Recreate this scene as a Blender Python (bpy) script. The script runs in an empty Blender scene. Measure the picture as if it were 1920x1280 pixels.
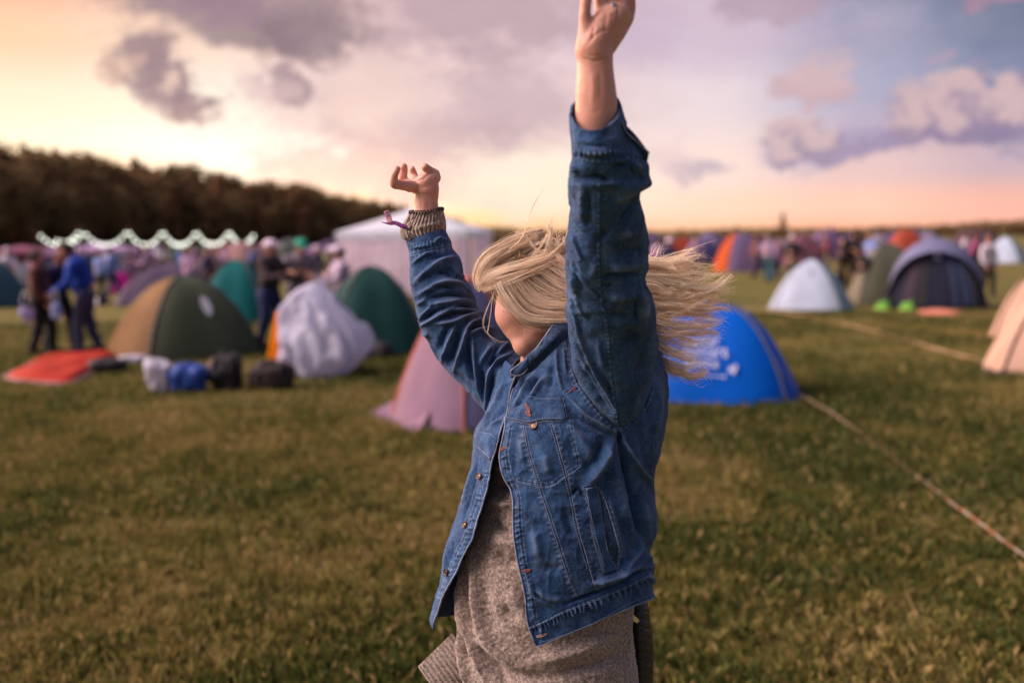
import bpy, bmesh, math, random
import numpy as np
from mathutils import Vector, Matrix
from mathutils.bvhtree import BVHTree
random.seed(7); RNG = np.random.default_rng(11)
R = math.radians
SC = bpy.context.scene
COL = SC.collection

# ------------------------------------------------------------------ camera
F = 1867.0
CAM = np.array([0.0, 0.0, 1.70])
PITCH, ROLL = R(5.87), R(0.8)
_f = np.array([0, math.cos(PITCH), -math.sin(PITCH)])
_r0 = np.array([1.0, 0, 0]); _u0 = np.cross(_r0, _f)
CR = math.cos(ROLL) * _r0 - math.sin(ROLL) * _u0
CU = math.cos(ROLL) * _u0 + math.sin(ROLL) * _r0
CF = _f
def DIR(x, y): return CF + ((x - 960) / F) * CR + ((640 - y) / F) * CU
def Q(x, y, d):
    """photo point at forward distance d (metres) -> world"""
    return CAM + DIR(x, y) * d
def QA(a):
    a = np.asarray(a, float)
    return CAM + (CF[None] + ((a[:, 0] - 960) / F)[:, None] * CR[None] + ((640 - a[:, 1]) / F)[:, None] * CU[None]) * a[:, 2:3]
def G(x, y, z=0.0):
    """photo point lying on the ground -> world"""
    d = DIR(x, y); t = (z - CAM[2]) / d[2]
    return CAM + d * t
def PIX(P):
    v = P - CAM; dz = v @ CF
    return 960 + F * (v @ CR) / dz, 640 - F * (v @ CU) / dz

cd = bpy.data.cameras.new('camera'); cam = bpy.data.objects.new('camera', cd); COL.objects.link(cam)
cam.matrix_world = Matrix([[CR[0], CU[0], -CF[0], CAM[0]], [CR[1], CU[1], -CF[1], CAM[1]], [CR[2], CU[2], -CF[2], CAM[2]], [0, 0, 0, 1]])
cd.sensor_width = 36; cd.lens = F / 1920 * 36; cd.clip_start = 0.05; cd.clip_end = 20000
cd.dof.use_dof = True; cd.dof.focus_distance = 1.96; cd.dof.aperture_fstop = 1.75
SC.camera = cam
SC.view_settings.view_transform = 'Standard'; SC.view_settings.look = 'None'
SC.view_settings.exposure = 0.18; SC.view_settings.gamma = 1.0
SC.render.engine = 'CYCLES'
SC.cycles.use_denoising = True
try: SC.cycles.denoiser = 'OPENIMAGEDENOISE'
except Exception: pass
SC.cycles.max_bounces = 8; SC.cycles.diffuse_bounces = 5; SC.cycles.glossy_bounces = 2
SC.cycles.transmission_bounces = 6; SC.cycles.transparent_max_bounces = 6
SC.cycles.sample_clamp_indirect = 4; SC.cycles.caustics_reflective = False; SC.cycles.caustics_refractive = False

def lin(r, g, b):
    f = lambda c: (c / 255 / 12.92) if c / 255 <= .04045 else ((c / 255 + .055) / 1.055) ** 2.4
    return (f(r), f(g), f(b), 1)

# ------------------------------------------------------------------ object helpers
def tag(o, label=None, cat=None, group=None, kind=None):
    if label: o['label'] = label
    if cat: o['category'] = cat
    if group: o['group'] = group
    if kind: o['kind'] = kind
    return o
def empty(name, loc=(0, 0, 0), rz=0, scale=1):
    o = bpy.data.objects.new(name, None); COL.objects.link(o)
    o.location = [float(v) for v in loc]; o.rotation_euler = (0, 0, rz); o.scale = (scale,) * 3
    o.empty_display_size = .1
    return o
def meshobj(name, V, Fc, mat=None, parent=None, smooth=True, local=False):
    """world (or parent-local) vertices"""
    V = np.asarray(V, float)
    me = bpy.data.meshes.new(name)
    if isinstance(Fc, np.ndarray) and Fc.ndim == 2:
        n, k = Fc.shape
        me.vertices.add(len(V)); me.vertices.foreach_set('co', V.astype(np.float32).ravel())
        me.loops.add(n * k); me.loops.foreach_set('vertex_index', Fc.astype(np.int32).ravel())
        me.polygons.add(n)
        me.polygons.foreach_set('loop_start', (np.arange(n) * k).astype(np.int32))
        me.update(calc_edges=True); me.validate()
    else:
        me.from_pydata([tuple(v) for v in V], [], [tuple(int(i) for i in f) for f in Fc]); me.update()
    if smooth and len(me.polygons): me.polygons.foreach_set('use_smooth', np.ones(len(me.polygons), bool))
    if mat: me.materials.append(mat)
    o = bpy.data.objects.new(name, me); COL.objects.link(o)
    if parent is not None:
        o.parent = parent
        if not local: o.matrix_parent_inverse = world_of(parent).inverted()
    return o
def world_of(o):
    m = Matrix.LocRotScale(o.location, o.rotation_euler, o.scale)
    if o.parent: return world_of(o.parent) @ o.matrix_parent_inverse @ m
    return m
def copy_tree(o, parent=None):
    c = o.copy(); COL.objects.link(c)
    if parent is not None: c.parent = parent
    for ch in list(o.children): copy_tree(ch, c)
    return c

def crom(P, n, closed=False):
    """Catmull-Rom resample of rows P to n rows (chord-uniform in index)"""
    P = np.asarray(P, float); m = len(P)
    if m == 2:
        t = np.linspace(0, 1, n)[:, None]; return P[0] * (1 - t) + P[1] * t
    t = np.linspace(0, m - 1, n) if not closed else np.arange(n) * m / n
    i = np.floor(t).astype(int)
    if not closed: i = np.minimum(i, m - 2)
    u = (t - i)[:, None]
    if closed: g = lambda k: P[k % m]
    else:
        Pe = np.vstack([2 * P[0] - P[1], P, 2 * P[-1] - P[-2]]); g = lambda k: Pe[k + 1]
    p0, p1, p2, p3 = g(i - 1), g(i), g(i + 1), g(i + 2)
    return .5 * ((2 * p1) + (-p0 + p2) * u + (2 * p0 - 5 * p1 + 4 * p2 - p3) * u * u + (-p0 + 3 * p1 - 3 * p2 + p3) * u ** 3)

def gridfaces(nu, nv, closed_u=False, flip=False):
    """vertex index = j*nu+i"""
    iu = np.arange(nu if closed_u else nu - 1); jv = np.arange(nv - 1)
    I, J = np.meshgrid(iu, jv); I2 = (I + 1) % nu
    q = np.stack([J * nu + I, J * nu + I2, (J + 1) * nu + I2, (J + 1) * nu + I], -1).reshape(-1, 4)
    return q[:, ::-1] if flip else q

def tubes(paths, radii, sides=5, cap=True):
    """list of (n,3) paths, list of (n,) radii -> V,F(list)"""
    Vs, Fs, off = [], [], 0
    for P, rad in zip(paths, radii):
        P = np.asarray(P, float); n = len(P); rad = np.broadcast_to(np.asarray(rad, float), (n,))
        T = np.gradient(P, axis=0); T /= np.linalg.norm(T, axis=1)[:, None] + 1e-12
        ref = np.array([0, 0, 1.0]) if abs(T[:, 2]).mean() < .9 else np.array([1.0, 0, 0])
        A = np.cross(T, ref); A /= np.linalg.norm(A, axis=1)[:, None] + 1e-12
        B = np.cross(T, A)
        th = np.arange(sides) * 2 * np.pi / sides
        V = P[:, None] + rad[:, None, None] * (np.cos(th)[None, :, None] * A[:, None] + np.sin(th)[None, :, None] * B[:, None])
        Vs.append(V.reshape(-1, 3)); q = gridfaces(sides, n, True) + off
        Fs.extend(q.tolist())
        if cap:
            Fs.append([off + k for k in range(sides)][::-1]); Fs.append([off + (n - 1) * sides + k for k in range(sides)])
        off += n * sides
    return np.vstack(Vs), Fs
def tube(name, P, r, mat, parent=None, sides=6, **k):
    V, Fc = tubes([P], [r], sides); return meshobj(name, V, Fc, mat, parent, **k)

def ellipsoid(c, rad, axes=None, nu=20, nv=12):
    th = np.arange(nu) * 2 * np.pi / nu; ph = np.linspace(0, np.pi, nv)[1:-1]
    U = np.stack([np.outer(np.sin(ph), np.cos(th)), np.outer(np.sin(ph), np.sin(th)), np.outer(np.cos(ph), np.ones(nu))], -1).reshape(-1, 3)
    U = np.vstack([U, [[0, 0, 1], [0, 0, -1]]])
    rad = np.broadcast_to(np.asarray(rad, float), (3,))
    V = U * rad
    if axes is not None: V = V @ np.asarray(axes)      # rows of axes = world directions of local x,y,z
    V = V + np.asarray(c)
    m = nv - 2; Fc = gridfaces(nu, m, True, True).tolist()
    Fc += [[m * nu, i, (i + 1) % nu] for i in range(nu)]
    Fc += [[m * nu + 1, (m - 1) * nu + (i + 1) % nu, (m - 1) * nu + i] for i in range(nu)]
    return V, Fc
def joinvf(parts):
    Vs, Fs, off = [], [], 0
    for V, Fc in parts:
        Vs.append(V); Fs += [[int(i) + off for i in f] for f in Fc]; off += len(V)
    return np.vstack(Vs), Fs
def chain(pts, rads, sides=14, sub=5):
    """solid limb through joints: round tapered tube with ball ends"""
    P = crom(pts, (len(pts) - 1) * sub + 1); r = crom(np.asarray(rads, float)[:, None], len(P))[:, 0]
    return joinvf([tubes([P], [r], sides), ellipsoid(P[0], r[0] * .99), ellipsoid(P[-1], r[-1] * .99)])
def fuse(name, parts, voxel, mat, parent=None, smooth_it=4, local=False, fac=.5):
    """union of closed parts as one continuous surface"""
    V, Fc = joinvf(parts)
    me = bpy.data.meshes.new('tmp'); me.from_pydata([tuple(v) for v in V], [], Fc); me.update()
    o = bpy.data.objects.new('tmp', me); COL.objects.link(o)
    m = o.modifiers.new('r', 'REMESH'); m.mode = 'VOXEL'; m.voxel_size = voxel; m.adaptivity = 0
    if smooth_it:
        s = o.modifiers.new('s', 'SMOOTH'); s.iterations = smooth_it; s.factor = fac
    dg = bpy.context.evaluated_depsgraph_get(); dg.update()
    ev = bpy.data.meshes.new_from_object(o.evaluated_get(dg)); bpy.data.objects.remove(o); bpy.data.meshes.remove(me)
    ev.name = name; ev.materials.clear()
    if mat: ev.materials.append(mat)
    ev.polygons.foreach_set('use_smooth', np.ones(len(ev.polygons), bool))
    ob = bpy.data.objects.new(name, ev); COL.objects.link(ob)
    if parent is not None:
        ob.parent = parent
        if not local: ob.matrix_parent_inverse = world_of(parent).inverted()
    return ob

# value noise (vectorised, numpy) for shaping surfaces
_perm = RNG.random((64, 64, 64))
def vnoise(P, s=1.0, seed=0):
    P = np.asarray(P, float) * s + seed * 17.31; i = np.floor(P).astype(int); f = P - i; f = f * f * (3 - 2 * f)
    out = 0
    for dx in (0, 1):
        for dy in (0, 1):
            for dz in (0, 1):
                w = (f[:, 0] if dx else 1 - f[:, 0]) * (f[:, 1] if dy else 1 - f[:, 1]) * (f[:, 2] if dz else 1 - f[:, 2])
                out = out + w * _perm[(i[:, 0] + dx) % 64, (i[:, 1] + dy) % 64, (i[:, 2] + dz) % 64]
    return out * 2 - 1

# ------------------------------------------------------------------ materials
def mat(name, col, rough=.8, var=.15, scale=8, col2=None, bump=0, bscale=60, trans=0, metal=0, sheen=0, spec=.3, obj=False, detail=4):
    m = bpy.data.materials.new(name); m.use_nodes = True; nt = m.node_tree; N, L = nt.nodes, nt.links
    b = N['Principled BSDF']; b.inputs['Roughness'].default_value = rough; b.inputs['Metallic'].default_value = metal
    b.inputs['Specular IOR Level'].default_value = spec
    if sheen: b.inputs['Sheen Weight'].default_value = sheen
    tc = N.new('ShaderNodeTexCoord'); co = tc.outputs['Object']
    nz = N.new('ShaderNodeTexNoise'); nz.inputs['Scale'].default_value = scale; nz.inputs['Detail'].default_value = detail
    L.new(co, nz.inputs['Vector'])
    mx = N.new('ShaderNodeMix'); mx.data_type = 'RGBA'
    c = np.array(col[:3]); c2 = np.array(col2[:3]) if col2 is not None else c
    mx.inputs['A'].default_value = (*np.clip(c * (1 - var), 0, 1), 1); mx.inputs['B'].default_value = (*np.clip(c2 * (1 + var), 0, 1), 1)
    mr = N.new('ShaderNodeMapRange'); mr.inputs['From Min'].default_value = .3; mr.inputs['From Max'].default_value = .7
    L.new(nz.outputs['Fac'], mr.inputs['Value']); L.new(mr.outputs['Result'], mx.inputs['Factor'])
    L.new(mx.outputs['Result'], b.inputs['Base Color'])
    if bump:
        n2 = N.new('ShaderNodeTexNoise'); n2.inputs['Scale'].default_value = bscale; n2.inputs['Detail'].default_value = 3
        L.new(co, n2.inputs['Vector']); bp = N.new('ShaderNodeBump'); bp.inputs['Strength'].default_value = bump; bp.inputs['Distance'].default_value = .02
        L.new(n2.outputs['Fac'], bp.inputs['Height']); L.new(bp.outputs['Normal'], b.inputs['Normal'])
    if trans:
        tr = N.new('ShaderNodeBsdfTranslucent'); L.new(mx.outputs['Result'], tr.inputs['Color'])
        ms = N.new('ShaderNodeMixShader'); ms.inputs['Fac'].default_value = trans
        L.new(b.outputs[0], ms.inputs[1]); L.new(tr.outputs[0], ms.inputs[2]); L.new(ms.outputs[0], N['Material Output'].inputs['Surface'])
    return m
# ------------------------------------------------------------------ sky
W = bpy.data.worlds.new('World'); SC.world = W; W.use_nodes = True
nt = W.node_tree; N, L = nt.nodes, nt.links; N.clear()
def azel(x, y):
    d = DIR(x, y); d = d / np.linalg.norm(d); return math.atan2(d[0], d[1]), math.asin(d[2])
def nmath(op, a, b=None):
    n = N.new('ShaderNodeMath'); n.operation = op
    for k, v in enumerate((a, b)):
        if v is None: continue
        if isinstance(v, (int, float)): n.inputs[k].default_value = v
        else: L.new(v, n.inputs[k])
    return n.outputs[0]
def nmix(f, a, b):
    n = N.new('ShaderNodeMix'); n.data_type = 'RGBA'
    for s, v in (('Factor', f), ('A', a), ('B', b)):
        if isinstance(v, (int, float)): n.inputs[s].default_value = v
        elif isinstance(v, tuple): n.inputs[s].default_value = v
        else: L.new(v, n.inputs[s])
    return n.outputs['Result']
def nmap(v, a, b, smooth=True, c=0, d=1):
    n = N.new('ShaderNodeMapRange'); n.interpolation_type = 'SMOOTHSTEP' if smooth else 'LINEAR'
    n.inputs['From Min'].default_value = a; n.inputs['From Max'].default_value = b
    n.inputs['To Min'].default_value = c; n.inputs['To Max'].default_value = d
    L.new(v, n.inputs['Value']); return n.outputs['Result']
tc = N.new('ShaderNodeTexCoord'); nrm = N.new('ShaderNodeVectorMath'); nrm.operation = 'NORMALIZE'; L.new(tc.outputs['Generated'], nrm.inputs[0])
sx = N.new('ShaderNodeSeparateXYZ'); L.new(nrm.outputs[0], sx.inputs[0])
az = nmath('ARCTAN2', sx.outputs['X'], sx.outputs['Y']); el = nmath('ARCSINE', sx.outputs['Z'])
# colour table: rows = elevation, columns = bearing
cols = [(-60, [(0, (255, 170, 110)), (4, (250, 180, 130)), (10, (225, 160, 140)), (15, (200, 150, 150))]),
        (-27, [(0, (255, 200, 120)), (3.6, (255, 206, 132)), (5.4, (255, 244, 214)), (7.5, (255, 232, 200)), (10.5, (250, 206, 168)), (13.6, (238, 172, 140))]),
        (-14, [(0, (255, 190, 120)), (2.2, (255, 214, 148)), (3.6, (255, 250, 230)), (5, (255, 253, 242)), (7.5, (255, 242, 224)), (10.5, (246, 216, 198)), (13.6, (232, 192, 178))]),
        (-3, [(0, (255, 186, 116)), (1.2, (255, 212, 158)), (2.2, (255, 232, 200)), (3.5, (250, 226, 208)), (7.5, (238, 208, 202)), (10.5, (232, 204, 202)), (13.6, (214, 182, 190))]),
        (11, [(0, (255, 188, 140)), (1.5, (255, 212, 184)), (3.5, (246, 218, 206)), (7.5, (226, 208, 212)), (10.5, (206, 188, 204)), (13.6, (200, 180, 192))]),
        (19, [(0, (255, 178, 142)), (1.5, (253, 198, 172)), (3.5, (226, 190, 186)), (7.5, (172, 168, 192)), (10.5, (142, 146, 174)), (13.6, (118, 124, 156))]),
        (27, [(0, (252, 176, 146)), (1.5, (240, 178, 160)), (3.5, (196, 170, 180)), (7.5, (126, 134, 164)), (10.5, (96, 108, 138)), (13.6, (80, 92, 122))]),
        (60, [(0, (190, 150, 160)), (4, (170, 150, 170)), (10, (130, 135, 165)), (15, (110, 120, 155))])]
elf = nmap(el, 0, R(16), False)
prev = None
for i, (a, rows) in enumerate(cols):
    rp = N.new('ShaderNodeValToRGB'); rp.color_ramp.interpolation = 'EASE'
    els = rp.color_ramp.elements
    while len(els) > 1: els.remove(els[-1])
    els[0].position = 0; els[0].color = lin(*rows[0][1])
    for e, c in rows[1:]:
        q = els.new(e / 16); q.color = lin(*c)
    L.new(elf, rp.inputs['Fac'])
    prev = rp.outputs['Color'] if prev is None else nmix(nmap(az, R(cols[i - 1][0]), R(a)), prev, rp.outputs['Color'])
col = prev
# warp + clouds
comb = N.new('ShaderNodeCombineXYZ'); L.new(az, comb.inputs['X']); L.new(nmath('MULTIPLY', el, 1.6), comb.inputs['Y'])
def wnoise(scale, detail, rough=.5, off=0):
    n = N.new('ShaderNodeTexNoise'); n.inputs['Scale'].default_value = scale; n.inputs['Detail'].default_value = detail; n.inputs['Roughness'].default_value = rough
    a = N.new('ShaderNodeVectorMath'); a.operation = 'ADD'; a.inputs[1].default_value = (off, off * .7, off * .3); L.new(comb.outputs[0], a.inputs[0]); L.new(a.outputs[0], n.inputs['Vector'])
    return n
w1 = wnoise(20, 6, .68, 3.1); w3 = wnoise(30, 6, .7, 6.6)
sub = N.new('ShaderNodeVectorMath'); sub.operation = 'SUBTRACT'; sub.inputs[1].default_value = (.5, .5, .5); L.new(w1.outputs['Color'], sub.inputs[0])
sc_ = N.new('ShaderNodeVectorMath'); sc_.operation = 'MULTIPLY'; sc_.inputs[1].default_value = (.085, .062, 0); L.new(sub.outputs[0], sc_.inputs[0])
base2 = N.new('ShaderNodeCombineXYZ'); L.new(az, base2.inputs['X']); L.new(el, base2.inputs['Y'])
wc = N.new('ShaderNodeVectorMath'); wc.operation = 'ADD'; L.new(base2.outputs[0], wc.inputs[0]); L.new(sc_.outputs[0], wc.inputs[1])
w2 = wnoise(9, 6, .62, 9.4)
def blob(px, py, rx, ry, c, st=1.0, soft=.45, tilt=0, brk=0.0):
    global col
    a0, e0 = azel(px, py)
    mp = N.new('ShaderNodeMapping'); mp.vector_type = 'TEXTURE'
    mp.inputs['Location'].default_value = (a0, e0, 0); mp.inputs['Rotation'].default_value = (0, 0, R(tilt)); mp.inputs['Scale'].default_value = (rx / F, ry / F, 1)
    L.new(wc.outputs[0], mp.inputs['Vector']); ln = N.new('ShaderNodeVectorMath'); ln.operation = 'LENGTH'; L.new(mp.outputs[0], ln.inputs[0])
    m = nmap(nmath('ADD', ln.outputs['Value'], nmath('MULTIPLY', nmath('SUBTRACT', w3.outputs['Fac'], .5), 1.5)), 1 + soft, 1 - soft, True, 0, st)
    if brk: m = nmath('MULTIPLY', m, nmap(w2.outputs['Fac'], .5 - brk, .5 + brk * .4))
    col = nmix(m, col, lin(*c))
# broad mauve veil
blob(760, 250, 330, 120, (214, 188, 188), .72, .4, -8, .14)
blob(960, 150, 260, 150, (214, 188, 190), .65, .45, 0, .16)
blob(870, 45, 260, 85, (172, 146, 156), .8, .45, 0, .15)
blob(830, 275, 195, 60, (192, 165, 171), .8, .4, -5)
blob(960, 200, 110, 60, (188, 162, 170), .65, .45)
blob(690, 330, 200, 40, (214, 178, 178), .8, .5, -8)
blob(950, 372, 70, 12, (190, 160, 165), .5, .6)
blob(1000, 325, 150, 45, (255, 236, 214), .8, .6)
blob(1050, 370, 170, 40, (255, 230, 204), .7, .6)
blob(700, 175, 60, 60, (248, 220, 206), .5, .6)
# darker cloud bodies on the left
blob(640, 150, 140, 60, (225, 192, 186), .6, .5)
blob(455, 20, 205, 66, (150, 128, 132), .92, .36, -6)
blob(565, 72, 82, 42, (138, 116, 124), .88, .38, -8)
blob(420, 5, 120, 32, (150, 124, 138), .8, .4)
blob(268, 108, 56, 52, (148, 122, 128), .92, .34, -30)
blob(318, 165, 66, 46, (148, 122, 128), .92, .34, -38)
blob(362, 196, 44, 30, (138, 112, 122), .88, .34, -20)
blob(228, 135, 26, 30, (214, 174, 156), .6, .5)
blob(315, 150, 14, 10, (240, 205, 185), .7, .6)
blob(545, 165, 46, 26, (156, 130, 140), .9, .3, -22)
blob(500, 175, 50, 22, (214, 184, 182), .6, .5)
# right side clouds
blob(1400, 60, 220, 60, (196, 172, 190), .5, .6, 0, .2)
blob(1180, 60, 90, 60, (190, 168, 188), .6, .6)
blob(1450, 8, 90, 22, (172, 148, 164), .8, .4)
blob(1530, 168, 76, 26, (196, 164, 170), .95, .3, 0)
blob(1535, 142, 54, 34, (200, 172, 176), .85, .35, 0)
blob(1600, 268, 125, 28, (142, 128, 164), .85, .35, 4)
blob(1490, 270, 66, 52, (206, 184, 192), .85, .35)
blob(1500, 285, 44, 34, (182, 164, 184), .7, .4)
blob(1590, 240, 60, 24, (176, 162, 186), .7, .4)
blob(1770, 215, 100, 46, (164, 146, 168), .95, .3)

blob(1895, 215, 64, 54, (160, 146, 166), .98, .28)

blob(1840, 247, 95, 22, (134, 120, 152), .85, .35, 3)

blob(1312, 318, 72, 17, (192, 172, 182), .85, .4, -3)
for (px, py, r_) in [(1700, 228, 34), (1728, 190, 40), (1768, 176, 34), (1815, 168, 22), (1850, 200, 34), (1885, 178, 34), (1912, 206, 38), (1775, 222, 44), (1720, 232, 30), (1470, 258, 30), (1500, 240, 30), (1535, 262, 30), (1480, 290, 26)]:
    blob(px + 5, py + 7, r_ * 1.08, r_, (146, 128, 156), .85, .26); blob(px - 5, py - 6, r_ * .78, r_ * .72, (216, 186, 182), .7, .42)
blob(1240, 300, 60, 22, (222, 196, 196), .6, .5)
blob(1762, 108, 17, 10, (176, 146, 164), .6, .5)
blob(1838, 126, 13, 9, (170, 140, 160), .6, .5)
blob(1880, -2, 60, 10, (170, 122, 142), .8, .5)
# overhead and behind the camera: dusk lavender-blue
up = nmix(nmap(az, R(-120), R(60)), (.62, .50, .50, 1), (.36, .40, .58, 1))
upper = nmix(nmap(el, R(13), R(50)), (0, 0, 0, 1), (1, 1, 1, 1))
col = nmix(nmap(el, R(13.6), R(42)), col, (.29, .30, .50, 1))
absaz = nmath('ABSOLUTE', az)
col = nmix(nmap(absaz, R(55), R(130)), col, (.17, .175, .28, 1))
# added key light: a made-up bright patch of sky, high left out of frame
kd = np.array([math.sin(R(-97)) * math.cos(R(38)), math.cos(R(-97)) * math.cos(R(38)), math.sin(R(38))])
dt = N.new('ShaderNodeVectorMath'); dt.operation = 'DOT_PRODUCT'; L.new(nrm.outputs[0], dt.inputs[0]); dt.inputs[1].default_value = kd
col = nmix(nmap(dt.outputs['Value'], math.cos(R(33)), math.cos(R(6))), col, (14, 11, 10.6, 1))
# afterglow low over the wood
gd = np.array(DIR(330, 400)); gd /= np.linalg.norm(gd)
dg_ = N.new('ShaderNodeVectorMath'); dg_.operation = 'DOT_PRODUCT'; L.new(nrm.outputs[0], dg_.inputs[0]); dg_.inputs[1].default_value = gd
gl = N.new('ShaderNodeMix'); gl.data_type = 'RGBA'; gl.blend_type = 'ADD'; L.new(nmath('MULTIPLY', nmap(dg_.outputs['Value'], math.cos(R(20)), 1.0), nmap(el, R(9), R(1.5))), gl.inputs['Factor']); L.new(col, gl.inputs['A']); gl.inputs['B'].default_value = (.55, .30, .12, 1); col = gl.outputs['Result']
# fine large scale variation
col = nmix(nmap(w2.outputs['Fac'], .35, .75, True, 0, .10), col, (.95, .80, .78, 1))
# below the horizon the light of the ground
col = nmix(nmap(el, R(-.6), R(-3)), col, (.10, .08, .05, 1))
bg = N.new('ShaderNodeBackground'); bg.inputs['Strength'].default_value = 1.0; L.new(col, bg.inputs['Color'])
out = N.new('ShaderNodeOutputWorld'); L.new(bg.outputs[0], out.inputs['Surface'])
W.cycles.sampling_method = 'MANUAL'; W.cycles.sample_map_resolution = 512
# ------------------------------------------------------------------ low sun, left behind the wood
ld = bpy.data.lights.new('sun', 'SUN'); ld.energy = 2.0; ld.angle = R(9); ld.color = (1, .55, .28)
sun = bpy.data.objects.new('sun', ld); COL.objects.link(sun)
saz, sel = R(-48), R(10)
sd = Vector((math.sin(saz) * math.cos(sel), math.cos(saz) * math.cos(sel), math.sin(sel)))
sun.rotation_euler = sd.to_track_quat('Z', 'Y').to_euler()
# ------------------------------------------------------------------ ground
def ground_mat():
    m = bpy.data.materials.new('meadow'); m.use_nodes = True; nt = m.node_tree; N, L = nt.nodes, nt.links
    b = N['Principled BSDF']; b.inputs['Roughness'].default_value = .95; b.inputs['Specular IOR Level'].default_value = .05
    tc = N.new('ShaderNodeTexCoord')
    def nz(s, d=5, dist=0):
        n = N.new('ShaderNodeTexNoise'); n.inputs['Scale'].default_value = s; n.inputs['Detail'].default_value = d; n.inputs['Distortion'].default_value = dist
        L.new(tc.outputs['Object'], n.inputs['Vector']); return n.outputs['Fac']
    def ramp(f, st):
        r = N.new('ShaderNodeValToRGB'); L.new(f, r.inputs['Fac']); e = r.color_ramp.elements
        e[0].position, e[0].color = st[0][0], (*st[0][1], 1); e[1].position, e[1].color = st[-1][0], (*st[-1][1], 1)
        for p, c in st[1:-1]:
            q = e.new(p); q.color = (*c, 1)
        return r.outputs['Color']
    def mix(f, a, bb, mode='MIX'):
        n = N.new('ShaderNodeMix'); n.data_type = 'RGBA'; n.blend_type = mode
        for s, v in (('Factor', f), ('A', a), ('B', bb)):
            if isinstance(v, (int, float)): n.inputs[s].default_value = v
            elif isinstance(v, tuple): n.inputs[s].default_value = v
            else: L.new(v, n.inputs[s])
        return n.outputs['Result']
    c1 = ramp(nz(.55, 6, .4), [(.32, (.040, .054, .013)), (.46, (.10, .098, .022)), (.58, (.17, .135, .042)), (.70, (.30, .20, .09))])
    c2 = ramp(nz(4, 6), [(.32, (.022, .034, .009)), (.5, (.10, .096, .024)), (.70, (.23, .165, .07))])
    c3 = mix(.5, c1, c2)
    c4 = mix(.35, c3, ramp(nz(30, 4), [(.3, (.03, .035, .01)), (.7, (.26, .21, .08))]))
    L.new(c4, b.inputs['Base Color'])
    bp = N.new('ShaderNodeBump'); bp.inputs['Strength'].default_value = .9; bp.inputs['Distance'].default_value = .05
    L.new(nz(14, 6), bp.inputs['Height']); L.new(bp.outputs['Normal'], b.inputs['Normal'])
    return m
GM = ground_mat()
# one sheet: fine near the camera, coarse to the horizon
xs = np.concatenate([-np.geomspace(6000, 30, 24), np.linspace(-28, 28, 57), np.geomspace(30, 6000, 24)])
ys = np.concatenate([[-400, -100, -30, -10], np.linspace(-4, 40, 45), np.geomspace(44, 9000, 30)])
X, Y = np.meshgrid(xs, ys)
Z = .03 * vnoise(np.stack([X.ravel(), Y.ravel(), 0 * X.ravel()], 1), .35).reshape(X.shape) * (np.hypot(X, Y) < 60) - .02
gnd = meshobj('ground', np.stack([X, Y, Z], -1).reshape(-1, 3), gridfaces(len(xs), len(ys)), GM); tag(gnd, kind='structure')

# grass blades: one countless thing
def blade_mat():
    m = bpy.data.materials.new('grass_blade'); m.use_nodes = True; nt = m.node_tree; N, L = nt.nodes, nt.links
    b = N['Principled BSDF']; b.inputs['Roughness'].default_value = .7; b.inputs['Specular IOR Level'].default_value = .15
    at = N.new('ShaderNodeAttribute'); at.attribute_name = 'tint'
    L.new(at.outputs['Color'], b.inputs['Base Color'])
    tr = N.new('ShaderNodeBsdfTranslucent'); L.new(at.outputs['Color'], tr.inputs['Color'])
    ms = N.new('ShaderNodeMixShader'); ms.inputs['Fac'].default_value = .35
    L.new(b.outputs[0], ms.inputs[1]); L.new(tr.outputs[0], ms.inputs[2]); L.new(ms.outputs[0], N['Material Output'].inputs['Surface'])
    return m
n = 520000
d = 2.6 * (22 / 2.6) ** (RNG.random(n) ** .8)
half = .62 * d + 1.2
gx = (RNG.random(n) * 2 - 1) * half; gy = d
pt = np.stack([gx, gy, 0 * gx], 1)
patch = .5 + .5 * np.clip(vnoise(pt, .7, 1) * 1.5 + vnoise(pt, 2.6, 2) * .9, -1, 1)
patch = np.clip(patch + .16 - .30 * np.clip((5.6 - d) / 2.2, 0, 1) * -1, 0, 1)  # blades darkened close to the camera: lens falloff painted into the tint
tuft = vnoise(pt, 13, 3) * .7 + vnoise(pt, 4, 4) * .3
keep = RNG.random(n) < (.35 + .65 * (tuft > -.2)); gx, gy, patch, tuft, d = gx[keep], gy[keep], patch[keep], tuft[keep], d[keep]; n = len(gx)
h = (.016 + .045 * RNG.random(n) ** 2.5) * (1 + .5 * np.clip(tuft, 0, 1)) * (.7 + .5 * patch)
w = .0013 + .0005 * d * (.6 + .6 * RNG.random(n))
a = RNG.random(n) * 2 * np.pi; la = RNG.random(n) * 2 * np.pi; ln_ = h * (.2 + .9 * RNG.random(n))
V = np.zeros((n, 4, 3))
V[:, 0] = np.stack([gx - w * np.cos(a), gy - w * np.sin(a), 0 * gx - .035], 1)
V[:, 1] = np.stack([gx + w * np.cos(a), gy + w * np.sin(a), 0 * gx - .035], 1)
mx_, my_ = gx + ln_ * .4 * np.cos(la), gy + ln_ * .4 * np.sin(la)
V[:, 2] = np.stack([mx_ + .7 * w * np.cos(a), my_ + .7 * w * np.sin(a), h * .65], 1)
V[:, 3] = np.stack([gx + ln_ * np.cos(la), gy + ln_ * np.sin(la), h], 1)
Fc = np.stack([np.arange(n) * 4 + k for k in range(4)], 1)
gr = meshobj('grass', V.reshape(-1, 3), Fc, blade_mat(), smooth=False); tag(gr, kind='stuff')
green = np.array([.048, .070, .016]); olive = np.array([.165, .145, .036]); straw = np.array([.33, .235, .10])
t = np.clip(patch + .25 * RNG.standard_normal(n), 0, 1)[:, None]
cb = np.where(t < .5, straw * (1 - 2 * t) * .8 + olive * (.2 + 1.6 * t), olive * (2 - 2 * t) + green * (2 * t - 1))
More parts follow.
